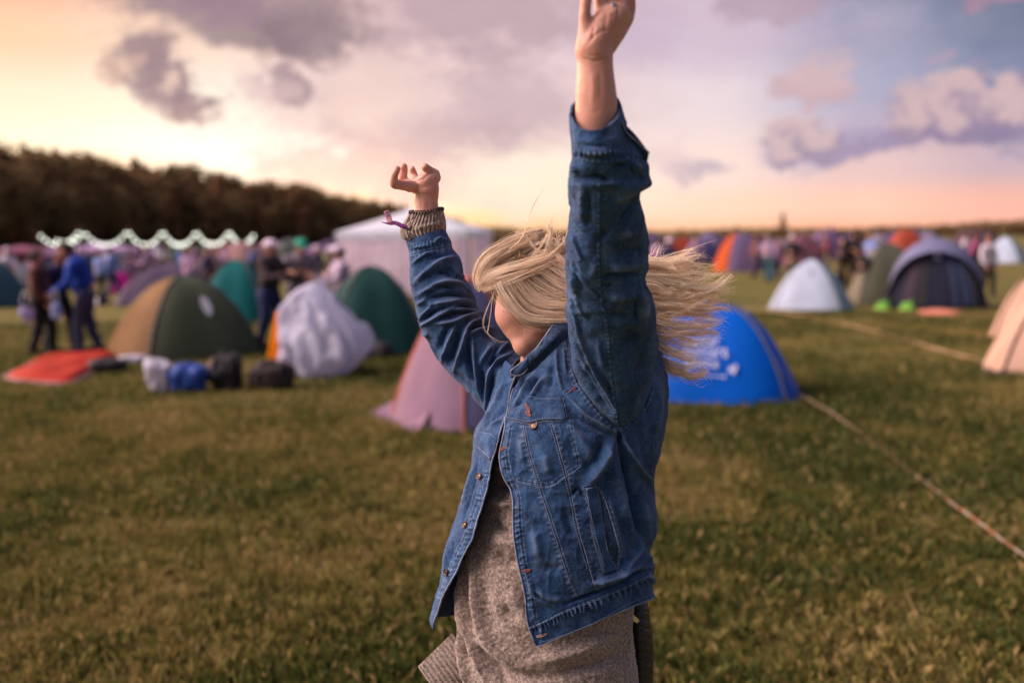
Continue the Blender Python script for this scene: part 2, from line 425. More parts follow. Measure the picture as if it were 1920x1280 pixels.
cb[RNG.random(n) < .07] = straw
ca = gr.data.color_attributes.new('tint', 'FLOAT_COLOR', 'POINT')
ca.data.foreach_set('color', np.repeat(np.concatenate([cb, np.ones((n, 1))], 1), 4, axis=0).astype(np.float32).ravel())

# ------------------------------------------------------------------ trees
BARK = mat('bark', (.06, .04, .025, 1), .9, .3, 3)
NEEDLE = mat('needles', (.15, .085, .045, 1), .85, .45, .8, (.28, .145, .07, 1), trans=.35)
LEAF = mat('leaves', (.13, .10, .045, 1), .85, .4, .8, (.24, .15, .065, 1), trans=.3)
def leafcloud(C, S, n, size, rng):
    """n small quads around centres C (m,3) with spreads S"""
    k = rng.integers(0, len(C), n); P = C[k] + rng.standard_normal((n, 3)) * S[k]
    A = rng.standard_normal((n, 3)); A /= np.linalg.norm(A, axis=1)[:, None]; B = np.cross(A, rng.standard_normal((n, 3))); B /= np.linalg.norm(B, axis=1)[:, None]
    s = size * (.5 + rng.random(n))[:, None]
    V = np.stack([P - A * s - B * s * .5, P + A * s - B * s * .4, P + A * s * .8 + B * s * .6, P - A * s * .7 + B * s * .5], 1)
    return V.reshape(-1, 3), np.arange(n * 4).reshape(n, 4)
def make_tree(kind, seed, H=18.0):
    rng = np.random.default_rng(seed)
    t = empty('pine_tree' if kind else 'deciduous_tree')
    P = np.array([[0, 0, -.3], [.15, .1, H * .3], [.1, -.2, H * .6], [0, 0, H * .93]]) + rng.standard_normal((4, 3)) * [.12, .12, 0]
    paths, rads = [crom(P, 12)], [np.linspace(.26, .04, 12)]
    C, S = [], []
    for i in range(46 if kind else 40):
        z = H * (.24 + .74 * rng.random()); a = rng.random() * 6.28
        if kind: r = (H * .165 * (1 - z / H) ** .85 + .28) * (.6 + .6 * rng.random())
        else: r = H * .26 * math.sqrt(max(.05, 1 - ((z / H - .62) / .42) ** 2)) * (.5 + .6 * rng.random())
        tip = np.array([math.cos(a) * r, math.sin(a) * r, z + (.0 if kind else 1.0)])
        root = np.array([0, 0, z - .25 * r])
        paths.append(crom([root, (root + tip) / 2 + [0, 0, .2], tip], 4)); rads.append(np.linspace(.07, .02, 4))
        for q in (.55, .95): C.append(root + (tip - root) * q); S.append([.20 * r + .25, .20 * r + .25, .16 * r + .28])
    for z in np.linspace(.8, .98, 6): C.append([0, 0, H * z]); S.append([.32 * (1.12 - z) * 3, ] * 2 + [.5])
    Vt, Ft = tubes(paths, rads, 5); meshobj('trunk', Vt, Ft, BARK, t)
    V, Fl = leafcloud(np.array(C), np.array(S), 1700, .36, rng); meshobj('crown', V, Fl, NEEDLE if kind else LEAF, t, smooth=False)
    return t
protos = [make_tree(1, 1), make_tree(1, 2), make_tree(0, 3), make_tree(1, 4), make_tree(0, 5)]
used = [False] * len(protos)
def put_tree(k, x, y, s, rz, label, group, z=0):
    t = protos[k] if not used[k] else copy_tree(protos[k]); used[k] = True
    t.location = (x, y, z); t.scale = (s * (.9 + .2 * random.random()),) * 2 + (s,); t.rotation_euler = (0, 0, rz)
    tag(t, label, 'tree', group); return t
# crest of the wood read off the photograph -> real trees ~18 m along the wood's edge
crest = [(-60, 285), (0, 292), (55, 288), (110, 297), (165, 302), (215, 306), (245, 325), (265, 320), (300, 331), (345, 336), (400, 349), (450, 346), (500, 345), (560, 355), (620, 370), (700, 379), (760, 392), (840, 412), (900, 430), (960, 440)]
cx_, cy_ = zip(*crest)
edge = [(-75, 168), (960, 640)]
rr = random.Random(5)
xpx = -70.0
while xpx < 965:
    d = math.exp(np.interp(xpx, [-75, 300, 960], [math.log(150), math.log(235), math.log(640)])) * rr.uniform(.97, 1.05)
    top = np.interp(xpx, cx_, cy_) + rr.choice([-22, -12, -5, 0, 5, 10, 15]) * (.35 + .65 * (xpx < 480)) + rr.uniform(-3, 3)
    q = Q(xpx, top, d); H = max(9, q[2]); k = rr.choice([0, 1, 3, 0, 1, 3, 2, 4])
    lab = {True: 'dark pine in the hillside wood behind the string lights', False: 'dark round crowned tree in the hillside wood behind the string lights'}[k in (0, 1, 3)]
    if xpx > 500: lab = lab.replace('behind the string lights', 'right of the string lights')
    put_tree(k, q[0], q[1], H / 18, rr.uniform(0, 6), lab, 'trees along the edge of the wood')
    if rr.random() < .7:      # a lower tree in front
        q2 = Q(xpx + rr.uniform(-8, 8), top + rr.uniform(25, 60), d * .93); k = rr.choice([0, 1, 2, 4])
        lab2 = ('dark pine' if k in (0, 1) else 'dark round crowned tree') + ' low in front of the wood edge'
        put_tree(k, q2[0], q2[1], max(8, q2[2]) / 18, rr.uniform(0, 6), lab2, 'lower trees in front of the wood')
    xpx += rr.uniform(5, 9.5) * (200 / d) ** .5 * 1.15
# solid interior of the wood behind its edge: a mass nobody could count
rng = np.random.default_rng(3); Cs, Ss = [], []
for _ in range(2600):
    x = rng.uniform(-110, 960); dd = math.exp(np.interp(x, [-75, 300, 960], [math.log(150), math.log(235), math.log(640)])) * rng.uniform(1.03, 1.16)
    top = Q(x, np.interp(x, cx_, cy_) + rng.uniform(20, 42), dd)
    z = top[2] * rng.random() ** .6; p = Q(x, 440, dd); Cs.append([p[0], p[1], z]); Ss.append([1.8 * dd / 220, 1.2 * dd / 220, 1.0 * dd / 220])
V, Fl = leafcloud(np.array(Cs), np.array(Ss), 60000, 1.15, rng)
wd = meshobj('wood', V, Fl, NEEDLE, smooth=False); tag(wd, kind='stuff')
# low far woods along the right horizon
prof = [(900, 436), (960, 437), (1100, 438), (1220, 438), (1300, 437), (1390, 433), (1440, 434), (1560, 434), (1640, 432), (1700, 429), (1760, 427), (1830, 423), (1880, 420), (1990, 410)]
px_, py_ = zip(*prof); Cs, Ss = [], []
for _ in range(1500):
    x = rng.uniform(900, 1990); dd = rng.uniform(520, 640); tz = Q(x, np.interp(x, px_, py_) + rng.uniform(1, 5), dd)[2]
    p = Q(x, 440, dd); Cs.append([p[0], p[1], max(.5, tz * rng.random() ** .5)]); Ss.append([4, 3, .8])
V, Fl = leafcloud(np.array(Cs), np.array(Ss), 36000, 1.6, rng)
fw = meshobj('distant_wood', V, Fl, LEAF, smooth=False); tag(fw, kind='stuff')
q = Q(1915, 440, 120); put_tree(2, q[0] + 3.2, q[1], .34, 1, 'dark bushy tree at the far right horizon above the white tent', None)
q = Q(1468, 440, 420); put_tree(3, q[0], q[1], .62, 1, 'lone thin tree rising over the horizon right of the raised arm', None)
# ------------------------------------------------------------------ tents
def fab(name, c, trans=.25, rough=.7, var=.08): return mat(name, lin(*c), rough, var, 3, bump=.15, bscale=9, trans=trans, spec=.12)
BLACK = mat('black_fabric', (.012, .012, .014, 1), .8)
POLE = mat('pole_grey', (.08, .08, .085, 1), .5)
def dome_z(rho, H, p=2.0, q=.78): return H * np.clip(1 - rho ** p, 0, 1) ** q
def dome_pt(phi, rho, W, Lg, H, n=3.2, p=2.0, q=.78):
    c, s = np.cos(phi), np.sin(phi); r = 1 / (np.abs(c) ** n + np.abs(s) ** n) ** (1 / n)
    x, y = W / 2 * c * r * rho * 1.0, Lg / 2 * s * r * rho
    return np.stack([x, y, dome_z(rho, H, p, q)], -1)
def dome_patch(ph0, ph1, t0, t1, W, Lg, H, nu=14, nv=16, off=0, sag=.03, **k):
    ph = np.linspace(ph0, ph1, nu); t = np.linspace(t0, t1, nv); PH, T = np.meshgrid(ph, t)
    rho = np.sin(T * np.pi / 2); P = dome_pt(PH.ravel(), rho.ravel(), W, Lg, H, **k)
    sg = sag * np.cos(2 * (PH.ravel())) ** 2 * np.sin(T.ravel() * np.pi)
    N_ = P.copy(); N_[:, 2] += .3 * H; N_ /= np.linalg.norm(N_, axis=1)[:, None]
    P = P - N_ * sg[:, None] + N_ * off + N_ * (.006 * vnoise(P, 6))[:, None]
    P[:, 2] = np.maximum(P[:, 2], .0)
    return P, gridfaces(nu, nv)
def tent(name, label, px, by, W, Lg, H, rz, panels, cat='tent', group=None, trim=None, door=None, pole=None, depth_off=None, base=None, **k):
    """panels: materials of +x, +y(back), -x, -y(front) sides; px,by = photo position of the front base edge"""
    g = G(px, by) if base is None else np.array(base); back = np.array([g[0], g[1], 0]); u = back / np.linalg.norm(back)
    off = (Lg if depth_off is None else depth_off) / 2
    c = np.array([g[0], g[1], 0]) + u * off
    t = empty(name, (c[0], c[1], 0), rz - math.atan2(u[0], u[1]) + 0)
    tag(t, label, cat, group)
    q4 = np.pi / 4
    for i, m in enumerate(panels):
        V, Fc = dome_patch(-q4 + i * 2 * q4, q4 + i * 2 * q4, .02, 1, W, Lg, H, **k)
        meshobj('panel', V, Fc, m, t, local=True)
    for a in (q4, 3 * q4):
        tt = np.linspace(-1, 1, 33); P = dome_pt(np.where(tt < 0, a + np.pi, a), np.sin(np.abs(tt) * np.pi / 2), W * 1.012, Lg * 1.012, H * 1.01, **k)
        V, Fc = tubes([P], [np.full(33, .014)], 5); meshobj('pole', V, Fc, pole or POLE, t, local=True)
    if trim is not None:
        V, Fc = dome_patch(0, 2 * np.pi, .955, 1.0, W * 1.02, Lg * 1.02, H, nu=60, nv=4, off=.008, sag=0, **k)
        meshobj('base_trim', V, Fc, trim, t, local=True)
    if door is not None:
        V, Fc = dome_patch(-np.pi / 2 - .42, -np.pi / 2 + .42, .38, .97, W, Lg, H, off=.012, **k)
        meshobj('door', V, Fc, door, t, local=True)
    # guy lines with pegs
    for a in (q4, 3 * q4, 5 * q4, 7 * q4):
        p0 = dome_pt(np.array([a]), np.array([.75]), W, Lg, H, **k)[0]; p1 = dome_pt(np.array([a]), np.array([1.25]), W, Lg, H, **k)[0]; p1[2] = .01
        V, Fc = tubes([np.array([p0, p1])], [np.full(2, .003)], 4); meshobj('guy_line', V, Fc, POLE, t, local=True)
    return t
def on_front(t, W, Lg, H, ph, tt, off=.02, **k):
    """local point on the tent skin"""
    P = dome_pt(np.array([ph]), np.array([math.sin(tt * math.pi / 2)]), W, Lg, H, **k)[0]
    n = P.copy(); n[2] += .3 * H; n /= np.linalg.norm(n); return P + n * off, n
def skin_shape(t, name, pts2, W, Lg, H, m, off=.012, **k):
    """flat print laid on the front skin; pts2 = polygons in (phi, t)"""
    V, Fc = [], []
    for poly in pts2:
        i0 = len(V); c = np.mean(poly, axis=0)
        for a in [c] + list(poly): V.append(on_front(t, W, Lg, H, a[0], a[1], off, **k)[0])
        Fc += [[i0, i0 + 1 + j, i0 + 1 + (j + 1) % len(poly)] for j in range(len(poly))]
    return meshobj(name, V, Fc, m, t, smooth=False, local=True)
def circ(cx, cy, rx, ry, n=20): return [(cx + rx * math.cos(i * 2 * math.pi / n), cy + ry * math.sin(i * 2 * math.pi / n)) for i in range(n)]

WHITE = fab('white_cloth', (225, 225, 230), .35)
# olive tent with tan end
olive = fab('olive_fabric', (74, 80, 62), .12); tan = fab('tan_fabric', (132, 100, 66), .3); dk = fab('dark_trim', (28, 26, 34), 0)
t = tent('dome_tent', 'olive green dome tent with a tan end and a round white badge', 348, 676, 2.15, 2.0, 1.2, R(22), [olive, olive, tan, olive], trim=dk, group='dome tents on the campsite')
skin_shape(t, 'badge', [circ(-np.pi / 2 + .12, .46, .10, .085)], 2.15, 2.0, 1.2, WHITE)
# dark green tent
dg = fab('dark_green_fabric', (30, 66, 62), .15)
t = tent('dome_tent', 'dark green dome tent behind the white draped cloth', 700, 668, 1.75, 1.8, 1.3, R(8), [dg] * 4, trim=dk, group='dome tents on the campsite')
tl = fab('teal_fabric', (18, 98, 98), .2)
tent('dome_tent', 'small teal dome tent behind the olive tent', 448, 606, 1.7, 1.7, 1.32, R(-14), [tl] * 4, group='dome tents on the campsite')
tg = fab('grey_teal_fabric', (62, 92, 104), .25); lg = fab('pale_grey_fabric', (178, 180, 205), .3)
t = tent('dome_tent', 'grey teal dome tent cut by the left edge of the photo', -18, 577, 2.0, 1.8, 1.35, R(20), [tg] * 4, group='dome tents on the campsite')
mg = fab('magenta_fabric', (190, 40, 150), .45)
tent('dome_tent', 'small bright magenta tent beyond the man in blue', 230, 549, .95, 1.0, .8, 0, [mg] * 4, group='dome tents on the campsite')
pg = fab('grey_violet_fabric', (92, 78, 100), .2)
tent('dome_tent', 'grey violet low tent just behind the olive tent', 318, 572, 2.9, 1.8, 1.15, R(-10), [pg] * 4, group='dome tents on the campsite')
# pink and grey tent just behind the woman
pk = fab('pink_fabric', (142, 114, 134), .35); gv = fab('slate_violet_fabric', (104, 104, 138), .3); orp = mat('orange_pole_sleeve', lin(196, 100, 76), .7)
PT = dict(n=2.4, p=1.5, q=.9)
t = tent('dome_tent', 'pink tent with slate violet door and orange pole sleeve behind the woman', 880, 812, 1.35, 1.5, 1.34, R(38), [gv, pk, pk, gv], pole=orp, trim=None, group='dome tents on the campsite', **PT)
g1, g2, g3 = G(685, 772), G(775, 812), G(790, 790); ap = Q(822, 650, 9.3)
v = empty('tent_porch', g2, 0); tag(v, 'pink porch flap pegged out from the tent behind the woman', 'porch flap')
n_ = 14; A_ = []
for j in range(n_):
    for i in range(n_):
        a, b = i / (n_ - 1), j / (n_ - 1)
        p = (g1 * (1 - a) + g2 * a) * (1 - b) + (Q(822, 640, 9.9) * (1 - a) + Q(836, 650, 9.25) * a) * b
        A_.append(p + np.array([0, -.05, -.16]) * math.sin(math.pi * b) + np.array([.02, -.05, 0]) * math.sin(7 * a) * (1 - b))
meshobj('flap', np.array(A_), gridfaces(n_, n_), pk, v)
tube('pole_sleeve', crom([g3, Q(812, 720, 9.15), Q(834, 650, 9.22), Q(862, 590, 9.4)], 14), .022, orp, v)
# blue tent
bl = fab('blue_fabric', (0, 92, 196), .25, .55); bb = fab('bright_blue_trim', (12, 120, 212), .3)
BT = dict(n=3.0, p=2.3, q=.85)
t = tent('dome_tent', 'bright blue dome tent with white lettering right of the woman', 1338, 758, 1.82, 1.6, .98, R(0), [bl] * 4, trim=None, group='dome tents on the campsite', **BT)
V, Fc = dome_patch(0, 2 * np.pi, .93, 1.0, 1.82 * 1.02, 1.6 * 1.02, .98, nu=70, nv=5, off=.008, sag=0, **BT); meshobj('base_trim', V, Fc, bb, t, local=True)
def rectp(x0, x1, y0, y1): return [(x0, y0), (x1, y0), (x1, y1), (x0, y1)]
h_ = -np.pi / 2
let = []
for row, (y0, y1, xs_) in enumerate([(.46, .515, (-.42, -.33, -.24, -.15, -.06, .03)), (.535, .59, (-.40, -.31, -.22, -.13, -.04, .05, .13)), (.61, .655, (-.36, -.28, -.19, -.10, -.01))]):
    for j, x in enumerate(xs_):
        w = .058
        let.append(rectp(h_ + x, h_ + x + .018, y0, y1))
        if j % 3 != 1: let.append(rectp(h_ + x + .018, h_ + x + w, y0, y0 + .014))
        if j % 2 == 0: let.append(rectp(h_ + x + .018, h_ + x + w * .85, (y0 + y1) / 2 - .006, (y0 + y1) / 2 + .007))
        if j % 3 != 2: let.append(rectp(h_ + x + .018, h_ + x + w, y1 - .014, y1))
        if j % 3 == 1: let.append(rectp(h_ + x + w - .018, h_ + x + w, y0, y1))
skin_shape(t, 'lettering', let, 1.82, 1.6, .98, WHITE, off=.014, **BT)
bird = [circ(h_ + .235, .665, .035, .022, 12), circ(h_ + .27, .645, .022, .016, 12), [(h_ + .205, .67), (h_ + .17, .69), (h_ + .19, .645), (h_ + .22, .65)], [(h_ + .255, .68), (h_ + .25, .70), (h_ + .225, .695), (h_ + .23, .675)]]
bird += [rectp(h_ - .38, h_ + .10, .705, .712), circ(h_ + .12, .712, .02, .012, 10)]
skin_shape(t, 'emblem', bird, 1.82, 1.6, .98, WHITE, off=.014, **BT)
# right hand group
gw = fab('white_blue_fabric', (196, 208, 226), .4); gn = fab('green_fabric', (40, 130, 90), .4); tw = fab('teal_white_fabric', (120, 150, 165), .3)
t = tent('dome_tent', 'pale white tent with a green rear fly on the right meadow', 1520, 581, 1.92, 1.5, 1.14, R(-8), [tw, gn, gw, gw], group='dome tents on the campsite', n=2.6, p=1.75, q=.88)
skin_shape(t, 'vent_mark', [circ(-np.pi / 2 + .1, .34, .05, .045, 10)], 1.92, 1.5, 1.14, mat('grey_mark', (.25, .28, .30, 1)), n=2.6, p=1.75, q=.88)
gb = fab('greige_fabric', (122, 116, 100), .3); go = fab('grey_olive_fabric', (80, 80, 66), .2)
tent('dome_tent', 'greige and grey olive tent between the white and navy tents', 1662, 569, 1.9, 1.8, 1.45, R(10), [go, gb, gb, go], group='dome tents on the campsite')
nv_ = fab('navy_fabric', (30, 32, 48), .08); lv = fab('lavender_fabric', (118, 120, 150), .3); ms_ = fab('mesh_fabric', (58, 46, 54), .1); bs = fab('blue_slate', (58, 68, 92), .15)
NT = dict(n=2.6, p=2.2, q=.72)
t = tent('dome_tent', 'large dark navy tent under a lavender fly arch', 1752, 578, 2.3, 2.2, 1.5, R(0), [nv_, lv, nv_, nv_], trim=dk, group='dome tents on the campsite', **NT)
for (a0, a1, t0, t1, m, nm) in [(-.62, -.38, .40, .93, ms_, 'side_door'), (-.34, -.16, .40, .95, BLACK, 'open_door'), (.34, .42, .35, .95, bs, 'door_strip'), (.5, .72, .45, .93, bs, 'side_door')]:
    V, Fc = dome_patch(h_ + a0, h_ + a1, t0, t1, 2.3, 2.2, 1.5, off=.012, **NT); meshobj(nm, V, Fc, m, t, local=True)
skin_shape(t, 'logo', [[(h_ - .06, .43), (h_ + .0, .32), (h_ + .06, .36), (h_ + .10, .42)], circ(h_ + .12, .41, .03, .025, 8)], 2.3, 2.2, 1.5, lg, **NT)
# lavender arch: a fly strip over the front pole arch
V = []; aa = np.linspace(0, np.pi, 40)
for a in aa:
    for w in (0, .33, .66, 1.0):
        rx, rz = 1.02 + .13 * math.sin(a) * w, 1.28 + .30 * w * math.sin(a)
        V.append([rx * math.cos(a) * (1 - .0 * w), -.86 + .85 * w, max(.0, rz * math.sin(a) ** .8)])
meshobj('fly', np.array(V), gridfaces(4, 40), lv, t, local=True)
t = tent('dome_tent', 'small white tent near the right edge on the horizon', 1884, 493, 2.4, 2.0, 1.45, R(-12), [tw, gw, gw, gw], trim=mat('ochre', lin(120, 90, 40)), group='dome tents on the campsite', n=2.6, p=1.7, q=.9)
# peach tent, right edge
pe = fab('peach_fabric', (200, 164, 142), .3); pu = fab('purple_trim', (130, 90, 190), .3); bk = fab('black_seam', (24, 22, 34), 0)
PE = dict(n=3.0, p=1.9, q=.85)
tent('dome_tent', 'peach coloured tent with black edge behind the nearer peach tent', 1955, 640, 1.55, 1.6, 1.12, R(-6), [pe] * 4, pole=bk, group='dome tents on the campsite', **PE)
tent('dome_tent', 'nearest peach coloured tent with purple hem at the right edge', 2005, 706, 1.95, 1.3, 1.15, R(8), [pe] * 4, trim=pu, pole=bk, group='dome tents on the campsite', **PE)
oa = fab('orange_fabric', (206, 92, 44), .45); lp = fab('lilac_fabric', (128, 112, 148), .3)
tent('dome_tent', 'lilac tent with a bright orange side behind the blown hair', 1384, 509, 2.35, 2.2, 1.85, R(24), [lp, lp, oa, lp], group='dome tents on the campsite', n=2.8)
far = [  # px, base y, W, H, colour, words
    (1236, 492, 2.2, 1.5, (70, 60, 74), 'dark grey tent right beside the raised sleeve'), (1280, 497, 2.4, 1.7, (178, 74, 52), 'brick red tent above the blown hair'),
    (1322, 493, 2.0, 1.5, (110, 104, 160), 'blue lilac tent left of the orange sided one'), (1226, 470, 3.4, 2.0, (150, 136, 180), 'pale violet tent on the horizon beside the sleeve'),
    (1505, 500, 2.5, 1.75, (156, 104, 120), 'dusty pink tent behind the pale white tent'), (1540, 486, 2.9, 1.9, (160, 128, 170), 'lilac pink tent on the horizon behind the pale white tent'),
    (1440, 474, 3.2, 1.7, (90, 90, 134), 'slate blue tent far behind the lilac and orange one'), (1590, 474, 3.0, 1.8, (78, 80, 130), 'dull blue tent on the horizon right of the lilac pink one'),
    (1645, 480, 2.2, 1.7, (196, 186, 204), 'off white tent on the horizon behind the greige tent'), (1698, 486, 3.0, 2.0, (206, 96, 70), 'coral red tent peeking out left of the navy tent'),
    (1812, 478, 3.0, 1.9, (120, 88, 96), 'muted plum tent behind the navy tent'), (1676, 466, 3.6, 1.9, (78, 86, 140), 'far blue tent behind the coral red one'),
    (1216, 484, 2.8, 1.9, (116, 96, 140), 'mauve tent half hidden by the raised sleeve'), (1330, 464, 4.2, 2.3, (140, 124, 168), 'wide pale mauve tent on the skyline above the blown hair'), (1426, 500, 2.2, 1.5, (84, 60, 84), 'aubergine tent right of the lilac and orange one'),
    (1556, 470, 3.8, 2.3, (120, 88, 120), 'wide heather tent on the skyline behind the white tent'), (1720, 458, 4.6, 2.3, (104, 104, 140), 'long grey blue tent on the skyline left of the navy tent'), (1830, 456, 4.4, 2.4, (130, 84, 84), 'wide brick tent on the skyline right of the navy tent'),
    (1352, 478, 2.6, 1.7, (96, 84, 120), 'dim violet tent squeezed behind the lilac and orange one'), (1402, 466, 3.0, 1.8, (120, 110, 160), 'soft lilac tent on the far horizon'), (1470, 486, 2.2, 1.5, (170, 150, 165), 'pale mauve tent beside the walking person'),
    (1620, 486, 2.4, 1.6, (104, 76, 96), 'plum coloured tent between the black figure and the greige tent'), (1740, 462, 3.4, 1.9, (150, 140, 170), 'hazy grey lilac tent peeking over the navy one'), (1850, 470, 2.6, 1.7, (60, 66, 100), 'dark blue tent left of the small white tent'),
    (1262, 476, 2.6, 1.6, (140, 96, 110), 'rosy tent far behind the blown hair'), (1300, 470, 2.8, 1.7, (80, 86, 130), 'steel blue tent far behind the blown hair'),
    (70, 545, 1.9, 1.2, (84, 92, 110), 'slate tent low behind the man in brown'), (262, 532, 2.2, 1.3, (120, 90, 120), 'heather coloured tent right of the magenta one'), (395, 536, 2.0, 1.3, (150, 120, 130), 'dusty pink tent left of the small teal tent'),
    (490, 518, 2.6, 1.6, (172, 140, 150), 'faded pink tent behind the man in the pale cap'), (214, 526, 2.2, 1.4, (150, 150, 170), 'light grey tent above the magenta one'), (620, 505, 3.0, 1.8, (110, 80, 120), 'purple tent under the edge of the marquee'),
    (30, 508, 3.2, 1.7, (150, 100, 120), 'dusty rose tent far left under the wood'), (100, 503, 3.4, 1.8, (128, 100, 140), 'mauve tent behind the man in brown'),
    (172, 512, 2.4, 1.5, (110, 120, 150), 'blue grey tent beyond the man in blue'), (292, 508, 2.6, 1.7, (140, 150, 176), 'pale blue tent behind the magenta one'),
    (330, 500, 3.0, 1.8, (44, 94, 112), 'petrol blue tent under the middle of the lights'), (366, 516, 1.9, 1.3, (120, 84, 62), 'rust brown low tent behind the olive peak'),
    (452, 528, 2.9, 1.75, (196, 150, 148), 'pale salmon tent behind the small teal tent'), (420, 506, 3.2, 1.8, (170, 118, 120), 'salmon pink tent under the right end of the lights'),
    (150, 530, 1.9, 1.3, (70, 84, 70), 'moss green low tent left of the magenta tent'), (600, 536, 2.4, 1.6, (140, 110, 150), 'violet tent behind the green capped man'),
    (608, 560, 1.5, 1.35, (196, 196, 130), 'pale yellow tent behind the white draped cloth'), (545, 510, 3.0, 1.9, (120, 130, 120), 'sage grey tent behind the man in black')]
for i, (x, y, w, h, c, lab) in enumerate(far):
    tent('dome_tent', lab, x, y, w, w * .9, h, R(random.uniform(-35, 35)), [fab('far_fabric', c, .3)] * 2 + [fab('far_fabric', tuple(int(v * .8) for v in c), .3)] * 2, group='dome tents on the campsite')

# ------------------------------------------------------------------ marquee
def box(c, s, rz=0):
    V, Fc = [], [[0, 1, 3, 2], [4, 6, 7, 5], [0, 4, 5, 1], [2, 3, 7, 6], [0, 2, 6, 4], [1, 5, 7, 3]]
    for x in (-.5, .5):
        for y in (-.5, .5):
            for z in (-.5, .5): V.append([c[0] + x * s[0], c[1] + y * s[1], c[2] + z * s[2]])
    return np.array(V), Fc
MW = fab('marquee_white', (226, 232, 240), .4); MP = fab('marquee_wall', (232, 216, 228), .5); MG = mat('steel', (.2, .2, .22, 1), .4, metal=.6)
def marquee(name, label, px, by, Wd, Dp, eave, peak, rz, roof, wall, open_right=True, walls=True):
    g = G(px, by); c = g + np.array([g[0], g[1], 0]) / np.hypot(g[0], g[1]) * Dp / 2
    m = empty(name, (c[0], c[1], 0), rz); tag(m, label, 'marquee' if walls else 'canopy')
    n = 24; V = []
    for j in range(n + 1):
        for i in range(n + 1):
            x, y = -Wd / 2 + Wd * i / n, -Dp / 2 + Dp * j / n
            r = max(abs(x) / (Wd / 2), abs(y) / (Dp / 2)); V.append([x, y, eave + (peak - eave) * (1 - r) ** 1.12])
    meshobj('roof', V, gridfaces(n + 1, n + 1), roof, m, local=True, smooth=False)
    for (x0, y0, x1, y1) in [(-1, -1, 1, -1), (1, -1, 1, 1), (1, 1, -1, 1), (-1, 1, -1, -1)]:
        a = np.array([x0 * Wd / 2, y0 * Dp / 2, 0]); b = np.array([x1 * Wd / 2, y1 * Dp / 2, 0]); nn = 40
        P = [a + (b - a) * i / nn for i in range(nn + 1)]
        V = [p + np.array([0, 0, eave + .01]) for p in P] + [p + np.array([0, 0, eave - .26 + .03 * abs(math.sin(i * .8))]) for i, p in enumerate(P)]
        meshobj('valance', V, gridfaces(nn + 1, 2), roof, m, local=True)
    for sx_ in (-1, 1):
        for sy_ in (-1, 1):
            V, Fc = box((sx_ * Wd / 2 * .985, sy_ * Dp / 2 * .985, eave / 2), (.06, .06, eave)); meshobj('leg', V, Fc, MG, m, local=True, smooth=False)
    if walls:
        segs = [(-1, -1, .62, -1), (-1, -1, -1, 1), (-1, 1, 1, 1), (.80, -1, 1, -1), (1, -.4, 1, 1)]
        for (x0, y0, x1, y1) in segs:
            a = np.array([x0 * Wd / 2, y0 * Dp / 2, 0]) * .97; b = np.array([x1 * Wd / 2, y1 * Dp / 2, 0]) * .97; nn = 60; d_ = (b - a) / np.linalg.norm(b - a); nrm_ = np.array([d_[1], -d_[0], 0])
            V = []
            for z in (eave - .02, eave * .5, .02):
                for i in range(nn + 1): V.append(a + (b - a) * i / nn + nrm_ * (.010 * math.sin(i * 1.1) + .02 * math.sin(i * .23)) + np.array([0, 0, z]))
            meshobj('side_wall', V, gridfaces(nn + 1, 3), wall, m, local=True)
    return m
marquee('marquee', 'white party marquee with pink lit walls behind the raised arm', 784, 556, 4.25, 3.6, 1.98, 2.75, R(-10), MW, MP)
marquee('canopy_tent', 'low lilac stall canopy under the left string lights', 190, 512, 5.2, 4, 1.4, 1.85, 0, fab('lilac_canopy', (190, 160, 200), .4), MP, walls=False)
marquee('canopy_tent', 'long dull green stall canopy under the string lights', 320, 505, 9.0, 4, 1.35, 1.62, 0, fab('green_canopy', (72, 108, 84), .3), MP, walls=False)
marquee('canopy_tent', 'pale violet stall canopy at the right end of the lights', 440, 503, 4.6, 4, 1.4, 1.75, 0, fab('violet_canopy', (150, 130, 170), .4), MP, walls=False)
marquee('canopy_tent', 'pink stall canopy at the far left under the wood', 45, 508, 4.6, 4, 1.35, 1.75, 0, fab('pink_canopy', (150, 96, 118), .4), MP, walls=False)

# ------------------------------------------------------------------ string lights
GLOW = bpy.data.materials.new('bulb_glow'); GLOW.use_nodes = True; nn_ = GLOW.node_tree.nodes['Principled BSDF']
nn_.inputs['Base Color'].default_value = (.9, .95, .85, 1); nn_.inputs['Emission Color'].default_value = (.92, 1.0, .84, 1); nn_.inputs['Emission Strength'].default_value = 2.0
GLOW.cycles.emission_sampling = 'NONE' if hasattr(GLOW.cycles, 'emission_sampling') else GLOW.cycles
SL = 46.0
anch = [(72, 436), (158, 433), (240, 430), (305, 431), (368, 432), (430, 432), (477, 437)]
sag = [457, 457, 457, 457, 456, 454]
names = ['leftmost', 'second from the left', 'third from the left', 'third from the right', 'second from the right', 'rightmost']
BV, BF = ellipsoid((0, 0, 0), (.062, .062, .07), nu=10, nv=7); bme = None
def string(a, b, s, n, label):
    global bme
    P0, P1, PM = Q(*a, SL), Q(*b, SL), Q((a[0] + b[0]) / 2, s, SL); t_ = empty('string_light', P0); tag(t_, label, 'string lights', 'strings of lit bulbs')
    u = np.linspace(0, 1, 25)[:, None]; dz = (P0 + P1) / 2 - PM; P = P0 * (1 - u) + P1 * u - dz * (1 - np.abs(2 * u - 1) ** 2.3)
    tube('cable', P, .008, BLACK, t_, sides=4)
    for i in range(n):
        v = (i + .5) / n; p = P0 * (1 - v) + P1 * v - dz * (1 - abs(2 * v - 1) ** 2.3) - np.array([0, 0, .06])
        if bme is None: o = meshobj('bulb', BV, BF, GLOW, t_, local=True); bme = o.data
        else:
            o = bpy.data.objects.new('bulb', bme); COL.objects.link(o); o.parent = t_
        o.location = Vector(p) - t_.location
